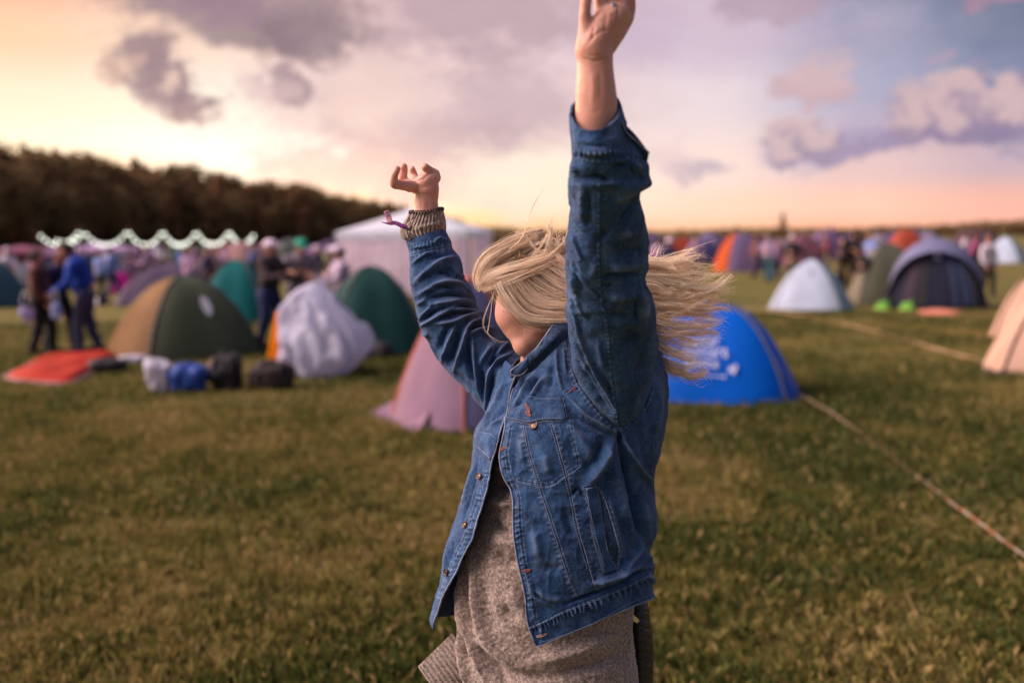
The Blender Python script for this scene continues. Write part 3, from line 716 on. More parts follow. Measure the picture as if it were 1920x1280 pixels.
for i in range(6): string(anch[i], anch[i + 1], sag[i], 10, 'drooping string of white bulbs, %s along the wood' % names[i])
string((104, 447), (150, 430), 451, 6, 'short extra string of bulbs above the leftmost droop')
for i, a in enumerate(anch + [(148, 428)]):
    p = Q(a[0], a[1], SL); V, Fc = tubes([np.array([[p[0], p[1], -.1], [p[0], p[1], p[2] + .12]])], [np.array([.045, .035])], 8)
    e = meshobj('light_pole', V, Fc, BARK); tag(e, 'slim dark pole carrying the strings of bulbs', 'pole', 'poles holding the string lights')

# ------------------------------------------------------------------ tape on the ground
def tape_mat(c1, c2, sc):
    m = bpy.data.materials.new('tape'); m.use_nodes = True; nt = m.node_tree; N, L = nt.nodes, nt.links
    at = N.new('ShaderNodeAttribute'); at.attribute_name = 'run'; mm = N.new('ShaderNodeMath'); mm.operation = 'SINE'; m2 = N.new('ShaderNodeMath'); m2.operation = 'MULTIPLY'; m2.inputs[1].default_value = sc
    L.new(at.outputs['Fac'], m2.inputs[0]); L.new(m2.outputs[0], mm.inputs[0]); g = N.new('ShaderNodeMath'); g.operation = 'GREATER_THAN'; g.inputs[1].default_value = 0; L.new(mm.outputs[0], g.inputs[0])
    x = N.new('ShaderNodeMix'); x.data_type = 'RGBA'; x.inputs['A'].default_value = c1; x.inputs['B'].default_value = c2; L.new(g.outputs[0], x.inputs['Factor']); L.new(x.outputs['Result'], N['Principled BSDF'].inputs['Base Color'])
    N['Principled BSDF'].inputs['Roughness'].default_value = .45; return m
def tape(name, label, pts, w, m, z=.05, wob=.012, n=160):
    P = crom([G(*p, z) for p in pts], n); s = np.concatenate([[0], np.cumsum(np.linalg.norm(np.diff(P, axis=0), axis=1))])
    P[:, 2] += wob * np.sin(s * 1.3) * .6 + .003 * np.sin(s * 7)
    T = np.gradient(P, axis=0); T /= np.linalg.norm(T, axis=1)[:, None]; S = np.cross(T, [0, 0, 1]); tw = np.sin(s * 1.7) * .45 + 1.25
    D_ = S * np.cos(tw)[:, None] + np.array([0, 0, 1.0]) * np.sin(tw)[:, None]
    V = np.stack([P - D_ * w / 2, P + D_ * w / 2], 1).reshape(-1, 3)
    o = meshobj(name, V, gridfaces(2, n), m); tag(o, label, 'tape')
    at = o.data.attributes.new('run', 'FLOAT', 'POINT'); at.data.foreach_set('value', np.repeat(s, 2).astype(np.float32))
    so = o.modifiers.new('s', 'SOLIDIFY'); so.thickness = .001
tape('barrier_tape', 'red and white barrier tape running from the blue tent across the grass', [(1498, 738), (1560, 775), (1640, 832), (1730, 898), (1830, 975), (1990, 1092)], .011, tape_mat((.40, .34, .27, 1), (.36, .15, .08, 1), 26), .06)
tape('marking_tape', 'pale tan tape lying across the right meadow', [(1430, 580), (1560, 602), (1680, 632), (1780, 660), (1900, 692), (1990, 716)], .03, tape_mat((.36, .25, .15, 1), (.30, .18, .10, 1), 9), .05)

# ------------------------------------------------------------------ things lying on the grass
def lump(name, label, cat, px, py, w, h, dpt, m, seed=0, amp=.12, fl=None, sc=5, parent=None, label_group=None):
    g = G(px, py); u = np.array([g[0], g[1], 0]); u /= np.linalg.norm(u); c = g + u * dpt / 2
    V, Fc = ellipsoid((0, 0, 0), (w / 2, dpt / 2, h / 2), nu=44, nv=30)
    n = V / (np.linalg.norm(V, axis=1)[:, None] + 1e-9)
    V = np.sign(V) * np.abs(V / [w / 2, dpt / 2, h / 2]) ** .62 * [w / 2, dpt / 2, h / 2]
    V = V + n * (1.5 * amp * min(w, h) * (vnoise(V, sc, seed) * .6 + vnoise(V, sc * 2.3, seed + 3) * .4))[:, None]
    V[:, 2] = np.maximum(V[:, 2], -h / 2 * .92) + h / 2 * .92
    t_ = empty(name, c); tag(t_, label, cat); meshobj('body', V, Fc, m, t_, local=True); return t_, c
NY = mat('nylon_black', (.016, .014, .016, 1), .7, .3, 5); NB = mat('nylon_blue', lin(34, 66, 140), .6, .2, 5); NW = fab('bag_white', (198, 194, 205), .3)
def straps(t_, w, h, m):
    for s in (-1, 1):
        P = crom([(s * w * .25, -.02 - w * .18, h * .9), (s * w * .3, -w * .42, h * .6), (s * w * .28, -w * .3, h * .15)], 10)
        V, Fc = tubes([P], [np.full(10, .02)], 6); meshobj('strap', V, Fc, m, t_, local=True)
    P = crom([(-.06, 0, h * .96), (0, 0, h * 1.06), (.06, 0, h * .96)], 8); V, Fc = tubes([P], [np.full(8, .012)], 6); meshobj('handle', V, Fc, m, t_, local=True)
t_, _ = lump('carry_bag', 'crumpled white bag left of the blue bag on the grass', 'bag', 302, 738, .34, .38, .3, NW, 1, .3); straps(t_, .3, .36, NW)
t_, _ = lump('duffel_bag', 'royal blue duffel bag between the white bag and black backpack', 'bag', 356, 738, .44, .34, .34, NB, 2, .2); straps(t_, .36, .32, NB)
t_, _ = lump('backpack', 'black backpack right of the blue duffel bag', 'backpack', 424, 734, .36, .46, .3, NY, 3, .15); straps(t_, .34, .44, NY)
t_, _ = lump('backpack', 'dark brown backpack lying left of the white draped cloth', 'backpack', 512, 733, .46, .34, .34, mat('dark_brown', (.03, .02, .018, 1)), 4, .2); straps(t_, .4, .32, NY)
t_, _ = lump('duffel_bag', 'low black bag in front of the dark green tent', 'bag', 706, 672, .48, .24, .3, NY, 5, .2); straps(t_, .4, .22, NY)
t_, _ = lump('duffel_bag', 'black bag at the right end of the orange mat', 'bag', 205, 700, .5, .2, .4, NY, 6, .25); straps(t_, .4, .18, NY)
t_, _ = lump('carry_bag', 'small pale bag at the foot of the olive tent', 'bag', 250, 682, .46, .12, .2, NW, 7, .3); straps(t_, .3, .1, NW)
t_, _ = lump('carry_bag', 'small grey pouch leaning on the dark brown backpack', 'bag', 483, 726, .2, .26, .2, mat('grey_pouch', (.12, .09, .09, 1)), 8, .3); straps(t_, .2, .24, NY)
# orange mat
pts = [(12, 712), (40, 694), (92, 672), (215, 664), (222, 672), (188, 690), (168, 704), (120, 722)]
def mat_sheet(name, label, cat, poly, m, th=.08):
    P = [G(*p) for p in poly]; c = np.mean(P, axis=0); V = []; n = len(P); rings = 16; ns = 64
    Pc = crom(P, ns, True)
    for j in range(rings + 1):
        f = 1 - j / rings
        for i in range(ns):
            p = c + (Pc[i] - c) * f; z = th * (1 - f ** 8) + .02 * vnoise(np.array([p]), 4)[0] * (1 - f ** 4) + .012 * math.sin(p[0] * 9) * (1 - f ** 4); V.append([p[0], p[1], max(.005, z)])
    t_ = empty(name, c); tag(t_, label, cat); meshobj('cover', V, gridfaces(ns, rings + 1, True), m, t_); return t_
OM = fab('orange_mat', (150, 34, 18), 0)
t_ = mat_sheet('camping_mat', 'orange red camping mat spread at the feet of the standing men', 'mat', pts, OM, .12)
V = crom([G(*p) + np.array([0, 0, .02]) for p in pts], 80, True); V, Fc = tubes([np.vstack([V, V[:1]])], [np.full(81, .022)], 6); meshobj('piping', V, Fc, mat('mat_edge', lin(150, 120, 120)), t_)
# lime shoes
LM = mat('lime_rubber', lin(96, 150, 48), .6, .1)
for (x, y, lab) in [(1655, 580, 'lime green shoe left of the navy tent door'), (1701, 581, 'larger lime green shoe before the navy tent door')]:
    g = G(x, y); e = empty('shoe', g, R(40)); tag(e, lab, 'shoe', 'pair of lime green shoes')
    V, Fc = ellipsoid((0, 0, .09), (.085, .16, .095), nu=24, nv=14); V[:, 2] = np.maximum(V[:, 2], .03) - .05 * (V[:, 1] > 0) * V[:, 1] * 3; meshobj('upper', V, Fc, LM, e, local=True)
    V, Fc = ellipsoid((0, 0, .02), (.11, .21, .03), nu=24, nv=8); meshobj('sole', V, Fc, mat('sole_lime', lin(150, 205, 90)), e, local=True)
    P = crom([(-.04, -.1, .19), (0, -.14, .25), (.04, -.1, .19)], 8); V, Fc = tubes([P], [np.full(8, .012)], 6); meshobj('heel_loop', V, Fc, LM, e, local=True)
mat_sheet('camping_mat', 'salmon coloured mat edge lying before the navy tent', 'mat', [(1725, 583), (1795, 583), (1792, 590), (1728, 589)], mat('salmon', lin(190, 118, 92)), .05)
mat_sheet('cloth', 'pale cloth scrap on the grass under the magenta tent', 'cloth', [(168, 567), (196, 563), (200, 570), (172, 573)], WHITE, .1)
# white draped cloth held up by the men
def drape():
    g = G(602, 712); u = np.array([g[0], g[1], 0]); u /= np.linalg.norm(u); c = g + u * .4
    rows = [(590, 531, 4, .05), (586, 538, 20, .12), (582, 554, 38, .2), (586, 578, 54, .28), (598, 608, 70, .36), (606, 638, 78, .40), (608, 664, 74, .40), (606, 688, 56, .34), (600, 706, 34, .24), (600, 711, 10, .1)]
    d = PIXD(c); rws = crom(rows, 60); ns = 110; V = []
    for j, (x, y, hw, hd) in enumerate(rws):
        for i in range(ns):
            a = i / ns * 2 * math.pi; f = 1 + (.16 * abs(math.sin(4.5 * a + j * .03)) - .08 + .07 * math.sin(13 * a - j * .05 + 1)) * min(1, j / 10)
            p = Q(x + hw * math.cos(a) * f, y, d) + u * (hd * math.sin(a) * f); p[2] = max(.01, p[2] + .05 * math.sin(5 * a + 1) * (j / 60) ** 3); V.append(p)
    V = np.array(V); V += (.05 * vnoise(V * [1, 1, .45], 5, 4) + .03 * (1 - 2.5 * np.abs(vnoise(V * [1, 1, .5], 9, 6))))[:, None] * np.array([1, 1, .5])
    t_ = empty('draped_cloth', (c[0], c[1], 0)); tag(t_, 'big translucent white cloth draped over a half pitched tent', 'cloth'); t_.rotation_euler = (0, 0, 0)
    meshobj('cloth', V, gridfaces(ns, 60, True), fab('thin_white', (206, 206, 222), .5), t_)
    # dragging corner
    P = [Q(548, 640, d), Q(532, 680, d - .05), G(524, 702)]; V, Fc = tubes([crom(P, 12)], [np.linspace(.14, .05, 12)], 10); meshobj('corner', V, Fc, fab('thin_white', (214, 200, 218), .5), t_)
    og = fab('orange_glow', (246, 142, 22), .6); V = []
    top = [(517, 585), (532, 585)]; bot = [(500, 672), (533, 672)]
    for j in range(20):
        for i in range(12):
            a, b = i / 11, j / 19; x = (518 * (1 - a) + 534 * a) * (1 - b) + (501 * (1 - a) + 534 * a) * b
            V.append(Q(x, 584 + 88 * b, d + .25 + .03 * math.sin(a * 9)))
    meshobj('orange_panel', V, gridfaces(12, 20), og, t_)
    tube('pole', crom([Q(520, 600, d + .2), Q(588, 536, d + .1), Q(670, 600, d + .2), Q(682, 690, d + .1)], 30), .012, POLE, t_)
def PIXD(P): return float((np.asarray(P) - CAM) @ CF)
drape()
# ------------------------------------------------------------------ people in the camp
SKIN2 = mat('skin_plain', lin(176, 124, 102), .6, .06)
def cl(name, c, **k): return mat(name, lin(*c), .85, .12, 9, bump=.3, bscale=40, **k)
CLOTH = {}
def clm(c):
    if c not in CLOTH: CLOTH[c] = cl('clothing', c)
    return CLOTH[c]
def figure_parts(pose):
    """joints in metres, facing +x, origin between the feet. returns dict of capsule sets"""
    lean, bend = pose.get('lean', 0), pose.get('bend', 0)
    hip = np.array([0, 0, .92]); ch = hip + np.array([math.sin(lean) * .34, 0, math.cos(lean) * .34]); nk = ch + np.array([math.sin(lean) * .19, 0, math.cos(lean) * .17])
    l2 = lean + bend; hd = nk + np.array([math.sin(l2) * .17, 0, math.cos(l2) * .17])
    J = dict(hip=hip, ch=ch, nk=nk, hd=hd, l2=l2)
    for s in (-1, 1):
        st = pose.get('step', .1) * s; sp = pose.get('spread', .11)
        J['hip%d' % s] = hip + [0, .09 * s, -.02]; J['an%d' % s] = np.array([st, sp * s, .08]); J['kn%d' % s] = np.array([st * .5 + .05 + pose.get('knee', 0), (.10 + sp) / 2 * s, .5])
        J['sh%d' % s] = nk + [0, .185 * s, -.06]
        a, e = pose.get('arm%d' % s, (.15, .3)); out_ = .08 * s
        J['el%d' % s] = J['sh%d' % s] + np.array([math.sin(a + lean) * .28, out_, -math.cos(a + lean) * .28]); b = a + e + lean
        J['wr%d' % s] = J['el%d' % s] + np.array([math.sin(b) * .25, -out_ * .6, -math.cos(b) * .25])
        J['ha%d' % s] = J['wr%d' % s] + np.array([math.sin(b) * .09, 0, -math.cos(b) * .09])
    return J
def make_person(name, pose, vox=.016, detail=True):
    J = figure_parts(pose); t = empty(name); ax = np.array([[math.cos(J['l2']), 0, -math.sin(J['l2'])], [0, 1, 0], [math.sin(J['l2']), 0, math.cos(J['l2'])]])
    fwd, up = ax[0], ax[2]; hd = J['hd']
    P = [ellipsoid(hd, (.092, .074, .118), ax), ellipsoid(hd + fwd * .03 - up * .075, (.05, .045, .05), ax), ellipsoid(hd + fwd * .10 - up * .02, (.02, .014, .026), ax)]
    P += [ellipsoid(hd + ax[1] * s * .075, (.02, .012, .03), ax) for s in (-1, 1)]
    P += [chain([J['ch'], J['nk'], hd - up * .05], [.09, .06, .055])]
    P += [chain([J['hip'], J['ch']], [.125, .13])]
    for s in (-1, 1):
        P.append(chain([J['sh%d' % s], J['el%d' % s], J['wr%d' % s]], [.048, .038, .026]))
        P.append(ellipsoid(J['ha%d' % s] * .6 + J['wr%d' % s] * .4, (.032, .02, .045)))
        dvec = (J['ha%d' % s] - J['wr%d' % s]); dvec /= np.linalg.norm(dvec); sd_ = np.cross(dvec, [0, 1, 0])
        for k in range(4): P.append(chain([J['ha%d' % s] + sd_ * (k - 1.5) * .019, J['ha%d' % s] + sd_ * (k - 1.5) * .022 + dvec * .05, J['ha%d' % s] + sd_ * (k - 1.5) * .02 + dvec * .075 + np.array([0, -s * .02, 0])], [.009, .008, .007], 8, 3))
        P.append(chain([J['wr%d' % s] + dvec * .02, J['wr%d' % s] + dvec * .05 - sd_ * .045, J['wr%d' % s] + dvec * .08 - sd_ * .055], [.012, .010, .008], 8, 3))
        P.append(chain([J['hip%d' % s], J['kn%d' % s], J['an%d' % s]], [.085, .055, .038]))
    fuse('body', P, vox * .7 if detail else vox, SKIN2, t, 2, True)
    T = [ellipsoid((J['hip'] + J['ch']) / 2 + [0, 0, -.02], (.135, .175, .25), None), ellipsoid(J['ch'] + [0, 0, .05], (.135, .20, .19)), chain([J['sh-1'], J['nk'] - [0, 0, .03], J['sh1']], [.07, .075, .07]),
         chain([J['nk'] - up * .05, J['nk'] + up * .04], [.075, .066])]
    for s in (-1, 1): T.append(chain([J['sh%d' % s], J['el%d' % s], J['wr%d' % s] * .95 + J['el%d' % s] * .05], [.075, .062, .045]))
    V, Fc = joinvf(T); o = fuse('jacket', T, vox, None, t, 2, True); shake(o, .012)
    T = [ellipsoid(J['hip'] + [0, 0, -.03], (.125, .165, .15))]
    for s in (-1, 1): T.append(chain([J['hip%d' % s], J['kn%d' % s], J['an%d' % s] + [0, 0, .0]], [.105, .076, .062]))
    o = fuse('trousers', T, vox, None, t, 2, True); shake(o, .010)
    for s in (-1, 1):
        a_ = J['an%d' % s]; V, Fc = joinvf([ellipsoid(a_ + [.05, 0, -.035], (.13, .048, .045)), ellipsoid(a_ + [0, 0, 0], (.055, .045, .07))]); V[:, 2] = np.maximum(V[:, 2], 0); meshobj('shoe', V, Fc, NY, t, local=True)
    V, Fc = ellipsoid(hd - fwd * .014 + up * .018, (.100, .086, .115), ax, 24, 16); q = (V - hd); ff = q @ fwd; uu = q @ up
    keepv = ~((ff > .035) & (uu < .06)); m_ = [f for f in Fc if all(keepv[i] for i in f)]
    o = meshobj('hair', V + (.006 * vnoise(V, 40))[:, None], m_, None, t, local=True); o.data.materials.append(None)
    return t, J
def shake(o, a):
    n = len(o.data.vertices); V = np.empty(n * 3, np.float32); o.data.vertices.foreach_get('co', V); V = V.reshape(-1, 3).astype(float)
    Nn = np.empty(n * 3, np.float32); o.data.vertices.foreach_get('normal', Nn); Nn = Nn.reshape(-1, 3)
    V += Nn * (a * (vnoise(V * [1, 1, 1.6], 9) + .5 * vnoise(V, 22, 3)))[:, None]; o.data.vertices.foreach_set('co', V.astype(np.float32).ravel()); o.data.update()
def dress(t, top, legs, hair):
    for o in t.children:
        b = o.name.split('.')[0]; m = {'jacket': clm(top), 'trousers': clm(legs), 'hair': clm(hair)}.get(b)
        if m is None: continue
        if not o.data.materials: o.data.materials.append(None)
        o.material_slots[0].link = 'OBJECT'; o.material_slots[0].material = m
poses = [dict(arm1=(.1, .3), arm_1=0), dict(lean=.08, **{'arm-1': (.5, 1.3), 'arm1': (.4, 1.2)}), dict(step=.2, **{'arm-1': (-.3, .4), 'arm1': (.4, .5)}), dict(lean=.22, bend=.35, **{'arm-1': (-.05, .9), 'arm1': (.0, .7)}), dict(lean=.1, bend=.3, spread=.16, **{'arm-1': (.1, 1.5), 'arm1': (.2, 1.4)})]
protoP = [make_person('person', p, detail=False)[0] for p in poses]; usedP = [False] * 5
def person(k, px, by, hpx_top, face, top, legs, hair, label, group=None, base_d=None, cap=None, bulk=1.0):
    """feet at (px, by) when base_d None, else at forward distance base_d; size from the head row"""
    if base_d is None: g = G(px, by); bulk = 1.2
    else:
        g = Q(px, 450, base_d); g[2] = 0
    t = protoP[k] if not usedP[k] else copy_tree(protoP[k]); usedP[k] = True
    d = PIXD(g); zt = Q(px, hpx_top, d)[2]; H = [1.72, 1.71, 1.72, 1.52, 1.64][k]; s = max(.8, min(1.16, zt / H))
    t.location = (g[0], g[1], 0); t.rotation_euler = (0, 0, R(face)); t.scale = (s * bulk, s * bulk, s)
    dress(t, top, legs, hair); tag(t, label, 'person', group)
    if cap:
        J = figure_parts(poses[k]); ax = np.array([[math.cos(J['l2']), 0, -math.sin(J['l2'])], [0, 1, 0], [math.sin(J['l2']), 0, math.cos(J['l2'])]])
        V, Fc = ellipsoid(J['hd'] + ax[2] * .055 - ax[0] * .005, (.108, .093, .09), ax, 24, 16); V2, F2 = ellipsoid(J['hd'] + ax[2] * .05 + ax[0] * .11, (.085, .07, .010), ax, 16, 8)
        V, Fc = joinvf([(V, Fc), (V2, F2)]); meshobj('cap', V, Fc, clm(cap), t, local=True)
    return t
GP = 'people standing about the campsite'
person(0, 80, 663, 470, 10, (74, 42, 34), (22, 20, 24), (40, 28, 24), 'person in a brown jacket and black trousers standing on the left', GP)
person(4, 113, 655, 478, -25, (34, 34, 70), (26, 24, 30), (96, 62, 44), 'person in dark navy between the brown and the bright blue jackets', GP)
person(3, 168, 660, 474, 195, (12, 54, 140), (56, 60, 84), (60, 42, 36), 'person in a bright blue jacket and jeans leaning to the left', GP)
person(1, 508, 652, 452, -20, (44, 32, 34), (36, 42, 80), (150, 110, 90), 'person in a dark jacket and pale cap left of the white cloth', GP, cap=(206, 186, 200))
person(4, 566, 640, 456, -60, (110, 100, 108), (60, 60, 70), (60, 45, 35), 'person in grey with a green cap bowing behind the white cloth', GP, cap=(40, 140, 110))
person(1, 646, 645, 462, 200, (172, 154, 170), (46, 72, 92), (92, 58, 36), 'person in a grey hoodie behind the right of the white cloth', GP)
person(2, 1440, 528, 442, 60, (150, 128, 156), (52, 84, 92), (150, 110, 84), 'person with teal trousers walking left of the pale white tent', GP)
person(0, 1416, 520, 444, 200, (96, 60, 64), (60, 50, 70), (40, 28, 24), 'person in a plum top beside the lilac and orange tent', GP)
person(0, 1580, 540, 446, 170, (26, 22, 26), (20, 18, 22), (30, 22, 20), 'person all in black behind the pale white tent', GP)
person(3, 1622, 566, 478, 190, (34, 26, 30), (22, 20, 22), (60, 44, 36), 'person in black stooping between the white and navy tents', GP)
person(2, 1612, 520, 444, 10, (96, 66, 56), (40, 36, 44), (60, 40, 30), 'person in a rust top behind the greige tent', GP)
# bags in hands
for (x, y, d_, lab) in [(48, 588, None, 'lilac white carrier bag hanging left of the man in brown'), (104, 585, None, 'pale blue carrier bag hanging between the standing men')]:
    g = Q(x, y, 15.1); V, Fc = ellipsoid((0, 0, 0), (.10, .06, .15), nu=24, nv=16); V += (.04 * vnoise(V, 9, x))[:, None]; V[:, 2] -= .05 * np.abs(V[:, 0])
    e = empty('carrier_bag', g - np.array([0, 0, .2])); tag(e, lab, 'bag'); meshobj('bag_body', V + [0, 0, .2], Fc, fab('thin_plastic', (176, 170, 205) if x < 60 else (150, 165, 200), .5), e, local=True)
    P = crom([(-.06, 0, .36), (-.02, 0, .52), (.03, 0, .53), (.06, 0, .36)], 10); V, Fc = tubes([P], [np.full(10, .008)], 5); meshobj('handle', V, Fc, WHITE, e, local=True)
rc = random.Random(21)
tops = [((170, 90, 130), 'pink'), ((50, 50, 80), 'navy'), ((150, 120, 150), 'lilac'), ((36, 30, 34), 'black'), ((110, 72, 58), 'brown'), ((110, 130, 180), 'light blue'), ((190, 180, 190), 'white'), ((96, 46, 50), 'dark red'), ((70, 84, 80), 'sage'), ((26, 24, 28), 'black')]
def crowd(xs_, by0, by1, head, where, where2):
    for x in xs_:
        d = rc.uniform(26, 44); c, w = rc.choice(tops); k = rc.choice([0, 0, 1, 2, 4]); x += rc.uniform(-5, 5)
        person(k, x, None, head(x) + rc.uniform(-3, 7), rc.uniform(0, 360), c, rc.choice([(30, 30, 40), (50, 60, 90), (90, 80, 70), (24, 22, 26)]), rc.choice([(40, 28, 22), (110, 76, 50), (150, 116, 80)]),
               'small distant person in %s %s' % (w, where if x < 960 else where2), 'distant people among the tents', base_d=d)
crowd([12, 60, 128, 186, 206, 262, 282, 300, 318, 340, 352, 372, 386, 404, 424, 470, 598, 622], 0, 0, lambda x: 466 - x * .014, 'under the string lights', '')
crowd([1238, 1262, 1300, 1460, 1482, 1556, 1600, 1636, 1830, 1856, 1812], 0, 0, lambda x: 446 - (x - 1200) * .014, '', 'on the right horizon')
# ================================================================== the woman
base = Q(1075, 1190, 2.05); base[2] = 0
WOM = empty('person', base); tag(WOM, 'blonde person in a denim jacket with both arms raised, back half turned', 'person')

def skin_mat():
    m = bpy.data.materials.new('skin'); m.use_nodes = True; nt = m.node_tree; N, L = nt.nodes, nt.links; b = N['Principled BSDF']
    tc = N.new('ShaderNodeTexCoord'); n1 = N.new('ShaderNodeTexNoise'); n1.inputs['Scale'].default_value = 22; n1.inputs['Detail'].default_value = 5; L.new(tc.outputs['Object'], n1.inputs['Vector'])
    mx = N.new('ShaderNodeMix'); mx.data_type = 'RGBA'; mx.inputs['A'].default_value = (.46, .215, .15, 1); mx.inputs['B'].default_value = (.70, .39, .29, 1); L.new(n1.outputs['Fac'], mx.inputs['Factor'])
    n3 = N.new('ShaderNodeTexNoise'); n3.inputs['Scale'].default_value = 95; n3.inputs['Detail'].default_value = 6; n3.inputs['Roughness'].default_value = .7; L.new(tc.outputs['Object'], n3.inputs['Vector'])
    m2 = N.new('ShaderNodeMix'); m2.data_type = 'RGBA'; m2.inputs['B'].default_value = (.50, .15, .10, 1); r3 = N.new('ShaderNodeMapRange'); r3.inputs['From Min'].default_value = .42; r3.inputs['From Max'].default_value = .72; r3.inputs['To Max'].default_value = .26
    L.new(n3.outputs['Fac'], r3.inputs['Value']); L.new(r3.outputs['Result'], m2.inputs['Factor']); L.new(mx.outputs['Result'], m2.inputs['A']); mx = m2
    L.new(mx.outputs['Result'], b.inputs['Base Color']); b.inputs['Roughness'].default_value = .48; b.inputs['Specular IOR Level'].default_value = .35
    b.inputs['Subsurface Weight'].default_value = .25; b.inputs['Subsurface Radius'].default_value = (.012, .004, .002); b.inputs['Subsurface Scale'].default_value = 1
    n2 = N.new('ShaderNodeTexNoise'); n2.inputs['Scale'].default_value = 420; n2.inputs['Detail'].default_value = 3; L.new(tc.outputs['Object'], n2.inputs['Vector'])
    bp = N.new('ShaderNodeBump'); bp.inputs['Strength'].default_value = .12; bp.inputs['Distance'].default_value = .001; L.new(n2.outputs['Fac'], bp.inputs['Height']); L.new(bp.outputs['Normal'], b.inputs['Normal'])
    return m
SKIN = skin_mat()

def denim_mat(name, dark=1.0):
    m = bpy.data.materials.new(name); m.use_nodes = True; nt = m.node_tree; N, L = nt.nodes, nt.links; b = N['Principled BSDF']
    b.inputs['Roughness'].default_value = .85; b.inputs['Specular IOR Level'].default_value = .15; b.inputs['Sheen Weight'].default_value = .1; b.inputs['Sheen Roughness'].default_value = .5
    tc = N.new('ShaderNodeTexCoord')
    def nz(s, d=4, r=.55):
        n = N.new('ShaderNodeTexNoise'); n.inputs['Scale'].default_value = s; n.inputs['Detail'].default_value = d; n.inputs['Roughness'].default_value = r; L.new(tc.outputs['Object'], n.inputs['Vector']); return n.outputs['Fac']
    def mix(f, a, bb):
        n = N.new('ShaderNodeMix'); n.data_type = 'RGBA'
        for s, v in (('Factor', f), ('A', a), ('B', bb)):
            if isinstance(v, (float, int)): n.inputs[s].default_value = v
            elif isinstance(v, tuple): n.inputs[s].default_value = v
            else: L.new(v, n.inputs[s])
        return n.outputs['Result']
    def mr(v, a, bb, c=0, d=1):
        n = N.new('ShaderNodeMapRange'); n.inputs['From Min'].default_value = a; n.inputs['From Max'].default_value = bb; n.inputs['To Min'].default_value = c; n.inputs['To Max'].default_value = d; L.new(v, n.inputs['Value']); return n.outputs['Result']
    c = mix(mr(nz(26, 9, .72), .36, .64), (.006 * dark, .027 * dark, .088 * dark, 1), (.028 * dark, .090 * dark, .215 * dark, 1))
    c = mix(mr(nz(230, 3, .8), .42, .68, 0, .5), c, (.09, .165, .30, 1))
    c = mix(mr(nz(520, 2, .8), .45, .7, 0, .4), c, (.012, .035, .075, 1))
    at = N.new('ShaderNodeAttribute'); at.attribute_name = 'wear_shade'
    c = mix(mr(at.outputs['Fac'], 0, 1, 0, .8), c, (.21, .29, .43, 1))
    c = mix(mr(at.outputs['Fac'], 0, -1, 0, .75), c, (.010, .018, .045, 1))  # negative values: fold and edge shade painted into the denim colour
    L.new(c, b.inputs['Base Color'])
    wv = N.new('ShaderNodeTexWave'); wv.inputs['Scale'].default_value = 260; wv.inputs['Distortion'].default_value = 2; wv.bands_direction = 'DIAGONAL'; L.new(tc.outputs['Object'], wv.inputs['Vector'])
    ad = N.new('ShaderNodeMath'); ad.operation = 'ADD'; L.new(wv.outputs['Fac'], ad.inputs[0]); L.new(nz(330, 3), ad.inputs[1])
    bp = N.new('ShaderNodeBump'); bp.inputs['Strength'].default_value = .55; bp.inputs['Distance'].default_value = .0012; L.new(ad.outputs[0], bp.inputs['Height']); L.new(bp.outputs['Normal'], b.inputs['Normal'])
    return m
DENIM = denim_mat('denim'); DENIMD = denim_mat('denim_dark', .35)  # dark copy of the denim: collar shade put into its colour
THREAD = mat('thread', (.20, .25, .33, 1), .8); RUST = mat('rust_thread', lin(150, 92, 72), .8); BRASS = mat('button_brass', (.09, .06, .045, 1), .38, .3, 200, metal=.8)
EDGE = mat('worn_edge', (.17, .20, .28, 1), .9, .3, 90)

def loftP(rows, ns, nv, power=1.0):
    """rows: Lx,Ly,Rx,Ry,depth centre,depth half -> rings of (px,py,d); returns array (nv,ns,3)"""
    r = crom(rows, nv); th = np.arange(ns) * 2 * np.pi / ns
    c, s = np.cos(th), np.sin(th); s2 = np.sign(s) * np.abs(s) ** power
    mx, my, hx, hy = (r[:, 0] + r[:, 2]) / 2, (r[:, 1] + r[:, 3]) / 2, (r[:, 2] - r[:, 0]) / 2, (r[:, 3] - r[:, 1]) / 2
    out = np.zeros((nv, ns, 3)); out[..., 0] = mx[:, None] + hx[:, None] * c; out[..., 1] = my[:, None] + hy[:, None] * c; out[..., 2] = r[:, 4][:, None] - r[:, 5][:, None] * s2
    return out
def gnorm(W3, closed):
    """normals of a grid (nv,ns,3)"""
    if closed: du = np.roll(W3, -1, 1) - np.roll(W3, 1, 1)
    else: du = np.gradient(W3, axis=1)
    dv = np.gradient(W3, axis=0); n = np.cross(du, dv); n /= np.linalg.norm(n, axis=2)[..., None] + 1e-12; return n
def polydist(x, y, pts, smooth=True):
    """distance, signed side, arc param(0-1), arc length px"""
    P = crom(pts, max(2, (len(pts) - 1) * 5 + 1)) if smooth and len(pts) > 2 else np.asarray(pts, float)
    seg = np.diff(P, axis=0); ln = np.hypot(seg[:, 0], seg[:, 1]) + 1e-9; acc = np.concatenate([[0], np.cumsum(ln)])
    D = np.full(x.shape, 1e9); A = np.zeros(x.shape); S = np.zeros(x.shape)
    for i in range(len(seg)):
        dx, dy = x - P[i, 0], y - P[i, 1]; t = np.clip((dx * seg[i, 0] + dy * seg[i, 1]) / ln[i] ** 2, 0, 1)
        ex, ey = dx - t * seg[i, 0], dy - t * seg[i, 1]; d = np.hypot(ex, ey); m = d < D
        D[m] = d[m]; A[m] = acc[i] + t[m] * ln[i]; S[m] = np.sign(seg[i, 0] * dy[m] - seg[i, 1] * dx[m])
    return D, S, A, acc[-1]
